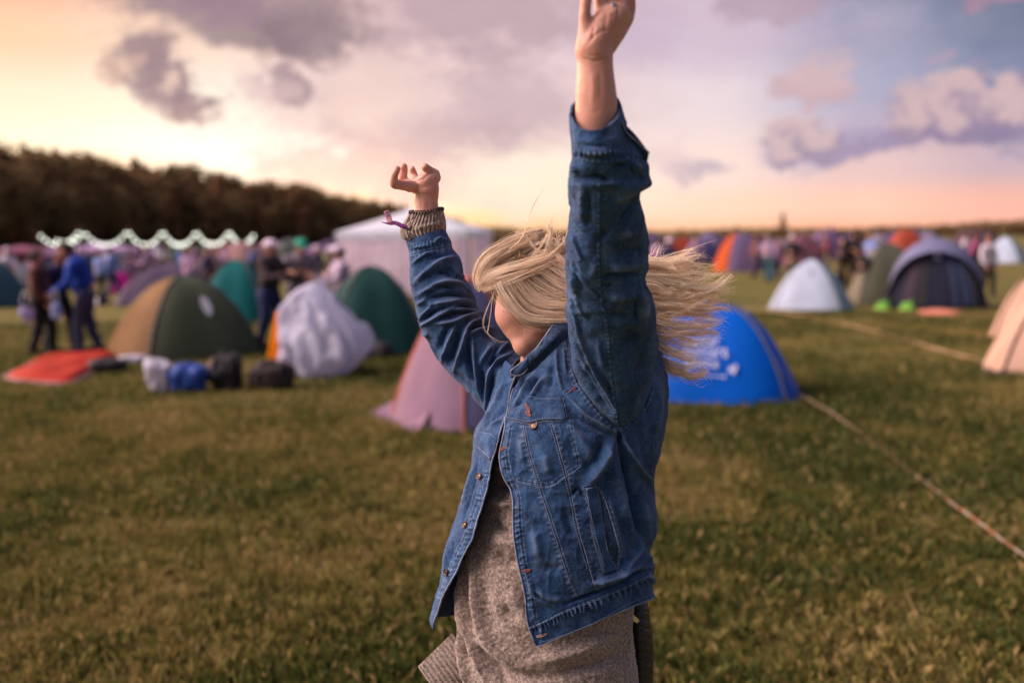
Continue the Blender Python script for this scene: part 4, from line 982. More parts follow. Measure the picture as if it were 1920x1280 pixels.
def sculpt(x, y, strokes, seams=(), polys=(), seed=0):
    """strokes (pts,width_px,amp_mm[,wear]); seams (pts,kind); -> displacement in m, wear"""
    disp = np.zeros(x.shape); wear_shade = np.zeros(x.shape)
    for st in strokes:
        pts, w, a = st[:3]; we = st[3] if len(st) > 3 else (.34 if a > 0 else -.26)  # ridges fade as worn denim; grooves get shade painted into the colour
        p = np.array(pts, float); m = (x > p[:, 0].min() - 4 * w) & (x < p[:, 0].max() + 4 * w) & (y > p[:, 1].min() - 4 * w) & (y < p[:, 1].max() + 4 * w)
        if not m.any(): continue
        D, S, A, T = polydist(x[m], y[m], pts); e = np.clip(np.minimum(A, T - A) / (.28 * T + 1e-6), 0, 1); e = .25 + .75 * e * e * (3 - 2 * e)
        g = np.exp(-(D / w) ** 2) * e; disp[m] += a * 2.4 * g; wear_shade[m] += we * np.exp(-(D / (w * .55)) ** 2) * e * min(1.6, abs(a) / 3)
    for k, se in enumerate(seams):
        pts, w, amp = se[:3]; side = se[3] if len(se) > 3 else 0; p = np.array(pts, float)
        m = (x > p[:, 0].min() - 22) & (x < p[:, 0].max() + 22) & (y > p[:, 1].min() - 22) & (y < p[:, 1].max() + 22)
        if not m.any(): continue
        D, S, A, T = polydist(x[m], y[m], pts); on = ((S == side) | (D < .8)) if side else True
        wob = np.interp(A, np.linspace(0, T, 40), np.cumsum(np.random.default_rng(k + seed).uniform(.5, 1.5, 40)) * T / 40)
        pk = np.sin(wob * 2 * np.pi / 10.5 + 1.3 * np.sin(wob / 23)); band = np.exp(-((D - w * .55) / (w * .55)) ** 2) * on
        disp[m] += amp * (.55 * pk * band) + .9 * amp * np.exp(-((D - 2.2) / 1.5) ** 2) * on - 1.3 * amp * np.exp(-(D / 1.1) ** 2)
        wear_shade[m] += .34 * np.clip(pk, -.5, 1) * band + .30 * np.exp(-((D - 2.0) / 1.3) ** 2) * on - .42 * np.exp(-(D / 1.0) ** 2)
    for poly, h in polys:
        P = np.array(poly, float); q = np.vstack([P, P[:1]]); ins = np.zeros(x.shape, bool)
        for i in range(len(P)):
            x0, y0, x1, y1 = *q[i], *q[i + 1]; c = ((y0 > y) != (y1 > y)) & (x < (x1 - x0) * (y - y0) / (y1 - y0 + 1e-12) + x0); ins ^= c
        D, _, _, _ = polydist(x, y, q, False); disp += h * np.where(ins, np.clip(D / 1.6 + .3, 0, 1), 0) - .7 * np.where(~ins, np.exp(-(D / 2.2) ** 2), 0)
        wear_shade += np.where(ins, .55 * np.exp(-(D / 1.5) ** 2), -.5 * np.exp(-(D / 3.0) ** 2))  # rim worn pale; dark ring outside is shade painted round the raised pocket parts
    return disp / 1000, np.clip(wear_shade, -1, 1)
def set_wear_shade(o, w):
    at = o.data.attributes.new('wear_shade', 'FLOAT', 'POINT'); at.data.foreach_set('value', w.astype(np.float32).ravel())
def skinned(name, grid, closed, m, parent, strokes=(), seams=(), polys=(), noise=(.0016, 14, .0008, 45), solid=.0025, split=None, backfold=.004, flip=False, crink=.0016):
    nv, ns, _ = grid.shape; Wd = QA(grid.reshape(-1, 3)).reshape(nv, ns, 3); n = gnorm(Wd, closed)
    cen = Wd.mean(axis=1, keepdims=True); sgn = np.sign(np.nansum(n * (Wd - cen), axis=(1, 2)).mean() or 1); n = n * sgn
    view = Wd - CAM; view /= np.linalg.norm(view, axis=2)[..., None]; face = -(n * view).sum(2); fw = np.clip((face + .05) / .35, 0, 1)
    x, y = grid[..., 0].ravel(), grid[..., 1].ravel(); d, wr = sculpt(x, y, strokes, seams, polys)
    d = d.reshape(nv, ns) * fw; wr = wr.reshape(nv, ns) * fw
    F3 = Wd.reshape(-1, 3); nz = noise[0] * vnoise(F3, noise[1], 2) + noise[2] * vnoise(F3, noise[3], 5) + (crink * ((1 - 2.4 * np.abs(vnoise(F3 + .02 * vnoise(F3, 20, 3)[:, None], 30, 8))) + .5 * (1 - 2.4 * np.abs(vnoise(F3, 75, 9)))) if crink else 0)
    if crink: wr = wr + .22 * (vnoise(F3, 33, 12) * vnoise(F3 * [1, 1, .5], 70, 13) * 3).clip(-1, 1).reshape(wr.shape)
    bk = backfold * (1 - fw.ravel()) * vnoise(F3 * [1, 1, 2.2], 9, 7)
    Wd = Wd + n * (d + nz.reshape(nv, ns) + bk.reshape(nv, ns))[..., None]
    fc = gridfaces(ns, nv, closed, flip=(sgn < 0))
    o = meshobj(name, Wd.reshape(-1, 3), fc, m, parent); set_wear_shade(o, wr)
    if solid: so = o.modifiers.new('thickness', 'SOLIDIFY'); so.thickness = solid; so.offset = -1
    return o, Wd, n
JK = empty('denim_jacket', base); JK.parent = WOM; JK.matrix_parent_inverse = world_of(WOM).inverted()

# ------------------------------------------------------------------ far sleeve (viewer's left)
farS = [(768, 482, 845, 465, 2.10, .040), (769, 515, 863, 492, 2.10, .046), (773, 547, 871, 522, 2.10, .048), (780, 580, 885, 546, 2.105, .052), (788, 612, 895, 576, 2.11, .056), (802, 638, 912, 598, 2.115, .06),
        (817, 667, 935, 618, 2.115, .062), (836, 692, 955, 640, 2.11, .064), (860, 720, 978, 663, 2.10, .066), (886, 746, 1000, 690, 2.09, .066), (912, 774, 1022, 715, 2.08, .062)]
fs = [([(772, 498), (800, 476), (824, 468)], 3, 3), ([(776, 532), (800, 510), (828, 488), (858, 482)], 5, 4), ([(830, 500), (856, 511)], 4, -3), ([(848, 500), (858, 514), (868, 518)], 2.5, 3),
      ([(812, 508), (835, 512), (852, 521)], 6, -4), ([(780, 556), (806, 540), (832, 528), (864, 532), (880, 540)], 5, 4.5), ([(808, 537), (830, 536), (846, 541)], 4, -3), ([(782, 572), (800, 560)], 4, 2.5), ([(808, 570), (850, 564), (866, 562)], 4, 4),
      ([(804, 560), (844, 553), (884, 557)], 4, -4.5), ([(786, 604), (800, 584), (808, 574)], 3.5, 4), ([(850, 572), (853, 580), (876, 580), (902, 589)], 3, 4.5), ([(788, 611), (816, 596), (848, 577)], 3.5, 5),
      ([(790, 598), (816, 584), (842, 574)], 3.5, -4), ([(856, 572), (894, 576)], 3.5, -5), ([(816, 606), (850, 602), (880, 590), (902, 590)], 4, 5), ([(820, 596), (860, 586), (892, 585)], 3.5, -5),
      ([(854, 608), (840, 648), (828, 680)], 4, 5), ([(904, 598), (882, 606), (872, 626), (866, 660), (852, 695)], 4, 6.5), ([(862, 618), (852, 652), (840, 686)], 5, -4.5), ([(840, 612), (828, 640), (818, 664)], 5, -4),
      ([(922, 617), (896, 620), (876, 627)], 3.5, 4.5), ([(918, 607), (890, 612), (878, 618)], 3.5, -6), ([(884, 628), (890, 672), (900, 736), (911, 763)], 3.2, 4.5), ([(877, 640), (880, 680), (890, 722)], 4.5, -5),
      ([(920, 648), (900, 682)], 4, 4), ([(956, 664), (928, 680), (916, 704), (914, 740), (911, 763)], 3.2, 5), ([(904, 690), (905, 735)], 4, -4.5), ([(934, 656), (918, 690)], 4, -5), ([(952, 644), (924, 670)], 3, 3.5),
      ([(790, 622), (806, 628)], 4, 3), ([(846, 694), (872, 716), (896, 745)], 8, -2), ([(924, 700), (920, 745)], 4, -4), ([(940, 690), (930, 730)], 3.5, 3), ([(808, 486), (846, 478)], 4, -2)]
skinned('sleeve', loftP(farS, 200, 240), True, DENIM, JK, fs, [([(768, 483), (800, 474), (845, 466)], 5, .7)], solid=.002)
farC = [(765, 445, 833.5, 429.5, 2.10, .036), (766, 456, 838, 441, 2.10, .038), (768, 470, 843, 455, 2.10, .0395), (767.5, 484, 846.5, 467, 2.10, .041)]
cs = [([(775, 465), (790, 463), (806, 460)], 2.5, 2), ([(806, 450), (812, 456), (822, 447), (836, 452)], 2.2, 2.2, .4)] + [([(x, 459 - (x - 770) * .2), (x + 1.5, 472 - (x - 770) * .2)], 1.5, 1.6, .32) for x in range(772, 842, 6)]
skinned('cuff', loftP(farC, 160, 44), True, DENIM, JK, cs, [([(768, 479), (800, 471), (844, 462)], 6, .8)], solid=.003)
def edgeline(name, pts, r, m, parent, n=40):
    P = QA(crom(pts, n)); return tube(name, P, np.full(n, r), m, parent, sides=5)

# ------------------------------------------------------------------ near sleeve (viewer's right)
nearS = [(1073, 298, 1200, 293, 1.57, .052), (1068, 318, 1216, 308, 1.58, .056), (1066, 335, 1217, 330, 1.595, .057), (1067, 352, 1220, 347, 1.60, .058), (1069, 370, 1200, 364, 1.62, .058), (1070, 395, 1203, 392, 1.64, .059), (1067, 425, 1212, 422, 1.665, .060),
         (1063, 460, 1216, 455, 1.69, .062), (1062, 495, 1213, 490, 1.715, .064), (1064, 528, 1211, 525, 1.745, .067), (1065, 560, 1225, 556, 1.775, .072), (1064, 600, 1229, 600, 1.815, .080), (1068, 645, 1230, 648, 1.855, .085),
         (1077, 690, 1226, 692, 1.885, .083), (1096, 732, 1217, 734, 1.90, .068), (1126, 770, 1200, 774, 1.905, .042), (1150, 797, 1172, 799, 1.905, .014)]
ns_ = [([(1140, 495), (1170, 500), (1202, 494)], 12, 4, .18), ([(1120, 490), (1108, 520)], 8, 2), ([(1128, 517), (1160, 519), (1204, 513)], 7, -5), ([(1140, 553), (1170, 556), (1196, 548)], 10, 4, .18), ([(1130, 536), (1150, 534)], 5, -2),
       ([(1203, 545), (1208, 570), (1206, 600)], 9, 5, .35), ([(1192, 560), (1194, 600)], 4, -3), ([(1206, 536), (1218, 545), (1226, 562)], 2, -2.5), ([(1140, 590), (1180, 596)], 10, -4, -.25), ([(1150, 640), (1200, 650), (1195, 720)], 22, -4, -.45), ([(1170, 620), (1210, 640)], 14, -2, -.3),  # the broad dark strokes paint the shaded right side of the sleeve
       ([(1070, 500), (1100, 528), (1120, 556)], 2.6, 3.5, .35), ([(1072, 440), (1082, 462), (1092, 484)], 2.6, 3, .3), ([(1072, 515), (1084, 550)], 5, 3, .2), ([(1078, 500), (1094, 540)], 5, -2.5), ([(1072, 570), (1086, 620), (1096, 650), (1110, 682), (1134, 728), (1157, 770)], 2.8, 4, .35),
       ([(1080, 560), (1100, 600)], 3, 2.5), ([(1084, 680), (1108, 726), (1144, 772)], 4.5, -4), ([(1080, 640), (1100, 690), (1128, 740)], 4, -2.5), ([(1104, 332), (1122, 332), (1142, 341)], 4, -4), ([(1196, 376), (1180, 396), (1158, 418)], 6, -4.5, -.2),
       ([(1150, 376), (1180, 358), (1205, 350)], 9, 3.5), ([(1176, 428), (1181, 444)], 12, 4, .25), ([(1140, 430), (1120, 455)], 9, -3), ([(1076, 310), (1080, 322)], 5, 3), ([(1150, 316), (1180, 308)], 4, -3), ([(1196, 305), (1206, 330)], 5, 3.5), ([(1186, 310), (1190, 330)], 3, -3),
       ([(1206, 318), (1200, 326)], 4, -3), ([(1090, 350), (1092, 420)], 8, 2), ([(1102, 360), (1106, 430)], 7, -2), ([(1200, 360), (1190, 372), (1200, 390)], 4, -2), ([(1130, 700), (1148, 745)], 6, -2), ([(1120, 640), (1132, 690)], 6, 2), ([(1160, 470), (1210, 468)], 8, -3)]
nseam = [([(1127, 335), (1126, 400), (1126, 480), (1129, 552), (1138, 592), (1146, 660), (1150, 720), (1158, 768), (1161, 798)], 6, 1.0, 1)]
skinned('sleeve', loftP(nearS, 240, 420, .9), True, DENIM, JK, ns_, nseam, solid=.002)
nearC = [(1070, 219, 1164, 205, 1.545, .040), (1070, 236, 1170, 228, 1.55, .043), (1071, 262, 1178, 256, 1.555, .047), (1073, 285, 1196, 276, 1.565, .050), (1074, 302, 1206, 296, 1.57, .0525)]
def rim_drop(g):   # the front of the cuff rim sags towards the camera
    nv, ns, _ = g.shape; th = np.arange(ns) * 2 * np.pi / ns; dr = np.clip(np.sin(th), -1, 1)
    g[..., 1] += (dr * 36)[None] * np.linspace(1, .25, nv)[:, None] - 4; return g
nc = rim_drop(loftP(nearC, 200, 100))
skinned('cuff', nc, True, DENIM, JK, [([(1095, 282), (1120, 285), (1142, 284)], 5, 2), ([(1090, 272), (1140, 276)], 4, -1.5, -.3)] + [([(x, 281), (x + 2, 293)], 2.2, 1.8, .3) for x in range(1080, 1195, 9)], [([(1074, 297), (1120, 307), (1165, 303), (1202, 294)], 7, 1.2, 0)], solid=.004)
# buttoned cuff tab standing off on the right
tabg = []
for j in range(14):
    for i in range(22):
        a, b = i / 21, j / 13; p = np.array([1166, 228.]) * (1 - a) + np.array([1217, 287.]) * a; q = np.array([1158, 262.]) * (1 - a) + np.array([1214, 303.]) * a
        c = p * (1 - b) + q * b; tabg.append((c[0], c[1] - 5 * math.sin(a * math.pi), 1.535 + .012 * b + .02 * a))
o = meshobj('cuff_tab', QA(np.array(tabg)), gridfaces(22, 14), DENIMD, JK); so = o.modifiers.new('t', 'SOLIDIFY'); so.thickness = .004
edgeline('tab_edge', [(1166, 228, 1.532), (1175, 248, 1.535), (1196, 268, 1.545), (1217, 287, 1.555)], .0016, EDGE, JK)

# ------------------------------------------------------------------ jacket body: one shell, open in front
rowsT = [  # Lx,Ly, Ex,Ey, Fx,Fy, Rx,Ry, dc, dh
    (948, 676, 972, 696, 983, 694, 1185, 548, 2.04, .075), (936, 704, 958, 733, 960, 734, 1222, 600, 2.035, .105), (921, 744, 952, 764, 954, 765, 1241, 675, 2.03, .128), (907, 780, 946, 788, 949, 789, 1251, 745, 2.03, .143),
    (892, 811, 937, 815, 945, 815, 1250, 800, 2.03, .150), (886, 848, 926, 852, 937, 852, 1240, 848, 2.03, .152), (878, 886, 918, 890, 943, 890, 1229, 885, 2.03, .150), (868, 930, 909, 932, 961, 932, 1227, 925, 2.03, .148),
    (857, 966, 898, 970, 962, 972, 1231, 962, 2.03, .148), (843, 1003, 887, 1007, 965, 1020, 1230, 998, 2.03, .148), (832, 1050, 866, 1048, 974, 1068, 1221, 1034, 2.03, .148), (826, 1086, 847, 1087, 984, 1112, 1228, 1064, 2.03, .146),
    (815, 1122, 828, 1123, 989, 1166, 1223, 1087, 2.03, .140), (806, 1158, 811, 1180, 1006, 1212, 1226, 1120, 2.03, .136)]
NVt = 470; rt = crom(rowsT, NVt); nA, nB, nC_ = 330, 150, 60
gT = np.zeros((NVt, nA + nB + nC_, 3))
for j in range(NVt):
    Lx, Ly, Ex, Ey, Fx, Fy, Rx, Ry, dc, dh = rt[j]; xc, hw = (Lx + Rx) / 2, (Rx - Lx) / 2
    tF, tE = math.acos(np.clip((Fx - xc) / hw, -.995, .999)), math.acos(np.clip((Ex - xc) / hw, -.995, .999))
    th = np.concatenate([np.linspace(tF, 0, nA, endpoint=False), np.linspace(0, -np.pi, nB, endpoint=False), np.linspace(-np.pi, -(2 * np.pi - tE), nC_)])
    x = xc + hw * np.cos(th); y = np.empty_like(x)
    y[:nA] = np.interp(x[:nA], [Fx, Rx], [Fy, Ry]); bb_ = np.clip((x[nA:nA + nB] - Lx) / (Rx - Lx), 0, 1); y[nA:nA + nB] = Ly + (Ry - Ly) * bb_ ** .8
    y[nA + nB:] = np.interp(x[nA + nB:], [Lx, Ex], [Ly, Ey])
    s_ = np.sin(th); gT[j, :, 0] = x; gT[j, :, 1] = y; gT[j, :, 2] = dc - dh * np.sign(s_) * np.abs(s_) ** .9
    gT[j, nA + nB:, 2] += 0
ts = [([(1160, 815), (1128, 797), (1096, 776), (1066, 744)], 2.8, 3.5, .45), ([(1158, 822), (1126, 806), (1092, 788), (1070, 772)], 5, -3), ([(1160, 806), (1163, 820), (1164, 836)], 2.8, -7, -.9), ([(1164, 830), (1169, 850), (1174, 896)], 7, -6, -.3),
      ([(1172, 862), (1183, 922), (1200, 990), (1216, 1022)], 8, -7, -.35), ([(1168, 818), (1176, 838), (1190, 862), (1210, 894), (1222, 912)], 3, 4.5, .45), ([(1190, 865), (1206, 890), (1220, 908)], 2.5, 3, .3), ([(1150, 830), (1130, 868), (1108, 900), (1100, 915)], 9, 6, .15),
      ([(1134, 826), (1112, 862), (1095, 885)], 8, -4), ([(1146, 842), (1158, 900), (1172, 960), (1190, 1010)], 12, 5, .1), ([(1003, 698), (984, 728), (966, 765), (960, 776)], 5, 4.5, .3), ([(986, 706), (972, 735), (962, 755)], 4, -4), ([(1020, 706), (1003, 735), (990, 752)], 5, 4, .25),
      ([(1012, 704), (992, 738)], 4, -4), ([(1036, 680), (1030, 730)], 6, -4, -.2), ([(1044, 650), (1046, 700), (1056, 738)], 4, 3, .4), ([(1058, 650), (1062, 700)], 3, 2.5, .4), ([(1066, 770), (1088, 800), (1112, 820)], 7, -2.5), ([(1072, 800), (1100, 840), (1110, 880)], 10, 3),
      ([(1000, 990), (1010, 1050)], 10, 3), ([(1020, 1060), (1050, 1070)], 9, -3, -.1), ([(1000, 1100), (1030, 1120), (1060, 1122)], 6, 4), ([(990, 1080), (1004, 1118), (1040, 1135)], 4, 3, .2), ([(1060, 960), (1074, 1010)], 9, -3), ([(1020, 850), (1030, 890)], 9, 2.5), ([(975, 820), (980, 870)], 8, 3),
      ([(1165, 1075), (1190, 1040), (1208, 1010)], 6, 5, .2), ([(1175, 1085), (1205, 1062), (1225, 1050)], 5, -3), ([(1100, 1098), (1150, 1082), (1200, 1062), (1226, 1066)], 6, 5, .15), ([(1060, 1132), (1105, 1115), (1165, 1094), (1212, 1068), (1224, 1070)], 3.2, -6, -.85),
      ([(1216, 1040), (1226, 1062)], 3, 3, .3), ([(1195, 800), (1210, 850), (1216, 900)], 10, -3), ([(1235, 700), (1238, 760), (1230, 820)], 7, 3), ([(1224, 690), (1218, 740), (1204, 775)], 3, 3, .5), ([(1205, 940), (1215, 985)], 8, 3), ([(1140, 930), (1150, 990), (1165, 1040)], 9, 3.5), ([(950, 900), (962, 925)], 5, -2),
      ([(905, 790), (925, 760), (944, 715)], 4, 3, .25), ([(900, 806), (930, 780), (950, 762)], 5, -2.5), ([(918, 800), (932, 790), (944, 786)], 4, 3), ([(888, 870), (872, 930), (860, 960)], 3, 3, .25), ([(896, 862), (884, 920), (868, 975)], 2.2, -3, -.5), ([(842, 1010), (838, 1050), (834, 1076)], 3, 3, .25), ([(850, 1010), (846, 1050)], 2.4, -3, -.5),
      ([(905, 850), (916, 858)], 3, 2), ([(1068, 930), (1082, 918), (1096, 930)], 4, -4, -.5), ([(1082, 915), (1088, 926)], 3, 3)]
cr_ = np.random.default_rng(5)
bandT = crom([(990, 1173), (1022, 1158), (1055, 1142), (1100, 1126), (1160, 1102), (1210, 1076), (1222, 1072)], 34)
for i, p in enumerate(bandT):     # crimps of the hem band
    ts.append(([(p[0] - 2, p[1] + 3), (p[0] + cr_.uniform(-2, 8), p[1] + 16 + cr_.uniform(-3, 8))], 2.6, cr_.uniform(1.2, 3.2), .4)); ts.append(([(p[0] + 4, p[1] + 4), (p[0] + 6, p[1] + 14)], 2.0, -1.8, -.2))
frontE = crom([(950, 800), (938, 848), (944, 890), (962, 932), (963, 972), (966, 1020), (975, 1068), (985, 1112), (990, 1166)], 40)
for i, p in enumerate(frontE):
    ts.append(([(p[0] + 2, p[1]), (p[0] + 12, p[1] + cr_.uniform(-6, 6))], 2.6, cr_.uniform(-.5, 2.6), .35))
farE = crom([(928, 866), (918, 892), (909, 930), (898, 968), (887, 1005), (866, 1046), (847, 1085), (830, 1120)], 30)
for i, p in enumerate(farE): ts.append(([(p[0] - 3, p[1]), (p[0] - 14, p[1] + cr_.uniform(-4, 4))], 2.2, cr_.uniform(0, 2.0), .35))
sm = [([(980, 796), (984, 820), (990, 845), (996, 868), (1012, 918), (1024, 956), (1036, 992), (1050, 1035), (1064, 1078), (1084, 1122)], 7, 1.0, 1), ([(1034, 790), (1040, 808), (1052, 852), (1066, 900), (1072, 930), (1084, 990), (1094, 1032), (1106, 1068), (1116, 1106)], 7, 1.0, -1),
      ([(972, 900), (1004, 906), (1032, 908), (1056, 892), (1086, 874)], 5, .7), ([(1086, 874), (1078, 840), (1066, 800)], 4, .4), ([(1062, 630), (1066, 660), (1072, 690), (1086, 722), (1108, 754), (1132, 782), (1158, 804)], 8, 1.0, 1), ([(1162, 804), (1180, 794), (1194, 786)], 4, .8),
      ([(1226, 660), (1221, 720), (1207, 766)], 4, .6), ([(1060, 737), (1074, 726), (1086, 722)], 4, .8), ([(1096, 918), (1102, 950), (1110, 1000), (1120, 1040), (1131, 1074)], 6, .9, 1), ([(1095, 913), (1117, 907)], 3, .8), ([(1118, 908), (1136, 940), (1150, 985), (1161, 1030), (1158, 1062)], 4, .7),
      ([(992, 1174), (1022, 1160), (1055, 1143), (1100, 1126), (1160, 1102), (1214, 1076)], 7, 1.0, 1), ([(960, 800), (952, 850), (958, 890), (974, 930), (976, 972), (980, 1020), (988, 1066), (998, 1108), (1006, 1164)], 4, .5), ([(908, 880), (898, 928), (886, 968), (874, 1003), (852, 1046), (836, 1085), (822, 1118)], 4, .5),
      ([(812, 1148), (830, 1150)], 3, .6), ([(1076, 780), (1072, 800), (1086, 874)], 3, .3)]
FLAP = [(946, 786), (960, 774), (984, 753), (1000, 745), (1055, 745), (1058, 762), (1062, 783), (1056, 788), (1022, 788), (989, 794), (964, 789)]
WELT = [(1096, 914), (1117, 909), (1124, 945), (1132, 1000), (1138, 1032), (1156, 1067), (1131, 1075), (1112, 1010)]
FLAP2 = [(894, 808), (902, 826), (896, 838), (912, 852), (921, 862), (926, 850), (934, 822), (920, 812)]
oT, WT, nT = skinned('jacket_body', gT, False, DENIM, JK, ts, sm, [(FLAP, 4.2), (WELT, 3.2), (FLAP2, 3.2)], noise=(.0022, 11, .0009, 42), solid=.0028)
BV_ = BVHTree.FromPolygons([Vector(v) for v in WT.reshape(-1, 3)], gridfaces(nA + nB + nC_, NVt).tolist())
def onJ(x, y, off=.001):
    d = Vector(DIR(x, y)); d.normalize(); h = BV_.ray_cast(Vector(CAM), d)
    if h[0] is None: return None
    n = h[1]; n = n if n.dot(d) < 0 else -n; return np.array(h[0]) + np.array(n) * off, np.array(n)
# cloth parts cut out of the shell as their own meshes
def cut(o, name, test, parent, m=None):
    me = o.data; c = np.empty(len(me.vertices) * 3, np.float32); me.vertices.foreach_get('co', c); c = c.reshape(-1, 3) + 0.
    W_ = (np.array(world_of(o)) @ np.c_[c, np.ones(len(c))].T).T[:, :3]; pv = np.array([p.vertices[:] for p in me.polygons]); fcn = W_[pv].mean(1); x, y = PIX(fcn)
    nn = np.cross(W_[pv[:, 1]] - W_[pv[:, 0]], W_[pv[:, 3]] - W_[pv[:, 0]]); cols_ = pv[:, 0] % (nA + nB + nC_); sel = test(x, y, cols_)
    wr = np.empty(len(c), np.float32); me.attributes['wear_shade'].data.foreach_get('value', wr)
    if not sel.any(): return o
    if nn is not None and name != 'hem_band':      # keep only the largest connected patch
        ids = np.nonzero(sel)[0]; ed = {}
        for f in ids:
            v = pv[f]
            for k in range(4): ed.setdefault((min(v[k], v[k - 1]), max(v[k], v[k - 1])), []).append(f)
        nb = {f: [] for f in ids}
        for fs_ in ed.values():
            if len(fs_) == 2: nb[fs_[0]].append(fs_[1]); nb[fs_[1]].append(fs_[0])
        seen, best = set(), []
        for f in ids:
            if f in seen: continue
            st, comp = [f], []; seen.add(f)
            while st:
                q = st.pop(); comp.append(q)
                for g_ in nb[q]:
                    if g_ not in seen: seen.add(g_); st.append(g_)
            if len(comp) > len(best): best = comp
        sel = np.zeros(len(pv), bool); sel[best] = True
    def mk(nm, mask, par):
        u, inv = np.unique(pv[mask], return_inverse=True); q = meshobj(nm, W_[u], inv.reshape(-1, 4), m if (m and nm == name) else DENIM, par); set_wear_shade(q, wr[u]); so = q.modifiers.new('thickness', 'SOLIDIFY'); so.thickness = .0028; so.offset = -1; return q
    mk(name, sel, parent); r = mk('rest_tmp', ~sel, parent); bpy.data.objects.remove(o); r.name = 'jacket_body'; return r
def inpoly(x, y, poly):
    ins = np.zeros(x.shape, bool); q = list(poly) + [poly[0]]
    for i in range(len(poly)):
        (x0, y0), (x1, y1) = q[i], q[i + 1]; ins ^= ((y0 > y) != (y1 > y)) & (x < (x1 - x0) * (y - y0) / (y1 - y0 + 1e-12) + x0)
    return ins
oT = cut(oT, 'pocket_flap', lambda x, y, c: inpoly(x, y, FLAP) & (c < nA), JK)
oT = cut(oT, 'hem_band', lambda x, y, c: (y > np.interp(x, [985, 1022, 1055, 1100, 1160, 1214, 1240], [1175, 1160, 1143, 1126, 1102, 1076, 1066])) & (x > 990) & (c < nA), JK)
oT = cut(oT, 'pocket_welt', lambda x, y, c: inpoly(x, y, WELT) & (c < nA), JK)
# pocket mouth: dark opening behind the welt
P_ = [onJ(*p, .0006)[0] for p in crom([(1120, 912), (1134, 945), (1147, 985), (1157, 1030), (1156, 1062)], 24)]; P2 = [onJ(*p, .0006)[0] for p in crom([(1119, 912), (1126, 945), (1134, 1000), (1139, 1032), (1155, 1063)], 24)]
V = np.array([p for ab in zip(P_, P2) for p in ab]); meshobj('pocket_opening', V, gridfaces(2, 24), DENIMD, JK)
# worn edges and stitching
def seamtube(name, pts, r, m, n=60, off=.0012, dash=None):
    P = [onJ(*p, off) for p in crom(pts, n)]; P = [p[0] for p in P if p is not None]
    if len(P) < 4: return None
    P = np.array(P)
    if dash is None: V, Fc = tubes([P], [np.full(len(P), r)], 5)
    else:
        Pd = crom(P, len(P) * 4); L_ = np.concatenate([[0], np.cumsum(np.linalg.norm(np.diff(Pd, axis=0), axis=1))]); seg, t0 = [], 0
        while t0 + dash < L_[-1]:
            tt = np.linspace(t0, t0 + dash * .66, 4); seg.append(np.stack([np.interp(tt, L_, Pd[:, k]) for k in range(3)], 1)); t0 += dash
        if not seg: return None
        V, Fc = tubes(seg, [np.full(4, r)] * len(seg), 4)
    return meshobj(name, V, Fc, m, JK)
for pts in [[(946, 787), (964, 789.5), (989, 794.5), (1022, 788.5), (1056, 788.5), (1062, 783), (1058, 762), (1055, 746)], [(982, 797), (990, 843), (997, 868), (1013, 918), (1037, 992), (1065, 1078), (1084, 1120)], [(1035, 792), (1041, 808), (1053, 852), (1073, 930), (1085, 990), (1107, 1068), (1116, 1104)],
            [(1118, 911), (1125, 945), (1133, 1000), (1139, 1032), (1157, 1067)], [(1121, 912), (1137, 945), (1151, 988), (1161, 1030), (1158, 1060)], [(1097, 918), (1104, 960), (1113, 1008), (1131, 1073)], [(896, 838), (912, 852), (921, 862)]]:
    seamtube('seam_edge', pts, .0009, EDGE)
for pts in [[(952, 783), (966, 785), (989, 790), (1022, 784), (1056, 784)], [(1002, 749), (1054, 749)], [(1070, 655), (1076, 690), (1090, 722), (1112, 754), (1134, 780)], [(1066, 655), (1071, 692), (1085, 726), (1107, 758), (1130, 785)], [(974, 904), (1004, 911), (1032, 912), (1058, 896), (1086, 878)],
            [(986, 800), (994, 843), (1001, 866), (1017, 916), (1041, 990), (1069, 1076)], [(1031, 794), (1036, 810), (1048, 854), (1068, 932), (1080, 992), (1101, 1068)], [(992, 1178), (1024, 1164), (1057, 1147), (1102, 1130), (1162, 1106), (1214, 1080)], [(1012, 1204), (1060, 1188), (1120, 1163), (1180, 1130), (1220, 1114)],
            [(956, 800), (948, 850), (954, 892), (970, 932), (972, 974), (976, 1020), (984, 1068), (994, 1110), (1000, 1164)], [(1101, 925), (1108, 965), (1118, 1010), (1134, 1066)], [(904, 886), (894, 930), (882, 970), (870, 1004), (848, 1046)]]:
    seamtube('stitching', pts, .00055, THREAD, dash=.0052, off=.0014)
# front edges of the jacket
def edgeverts(col_, r, name, j0=0, j1=None):
    P = WT[j0:j1:6, col_]; tube(name, P + nT[j0:j1:6, col_] * .0005, np.full(len(P), r), EDGE, JK, sides=6)
edgeverts(0, .0017, 'placket_edge', 30, 468); edgeverts(-1, .0019, 'placket_edge', 60, 468)
P = WT[-1, 0:nA:8]; tube('hem_edge', P, np.full(len(P), .0016), EDGE, JK, sides=6)
def disc(name, x, y, r, m, parent, h=.004, off=.002, fn=onJ, hole=False):
    q = fn(x, y, off); 
    if q is None: return
    p, n = q; t1 = np.cross(n, [0, 0, 1]); t1 /= np.linalg.norm(t1); t2 = np.cross(n, t1); V = []; prof_ = [(0, h * .7), (.45, h * .72), (.6, h * .55), (.75, h * .6), (.9, h), (1, h * .8), (1, 0)]; k = 20
    for (q_, z) in prof_:
        for i in range(k): a = i * 2 * math.pi / k; V.append(p + (t1 * math.cos(a) + t2 * math.sin(a)) * r * max(q_, .01) + n * z)
    return meshobj(name, np.array(V), gridfaces(k, len(prof_), True), m, parent)
for (x, y) in [(900, 893), (874, 984), (839, 1072)]: disc('button', x, y, .0066, BRASS, JK)
disc('button', 1001, 797, .0085, BRASS, JK, off=-.0005)
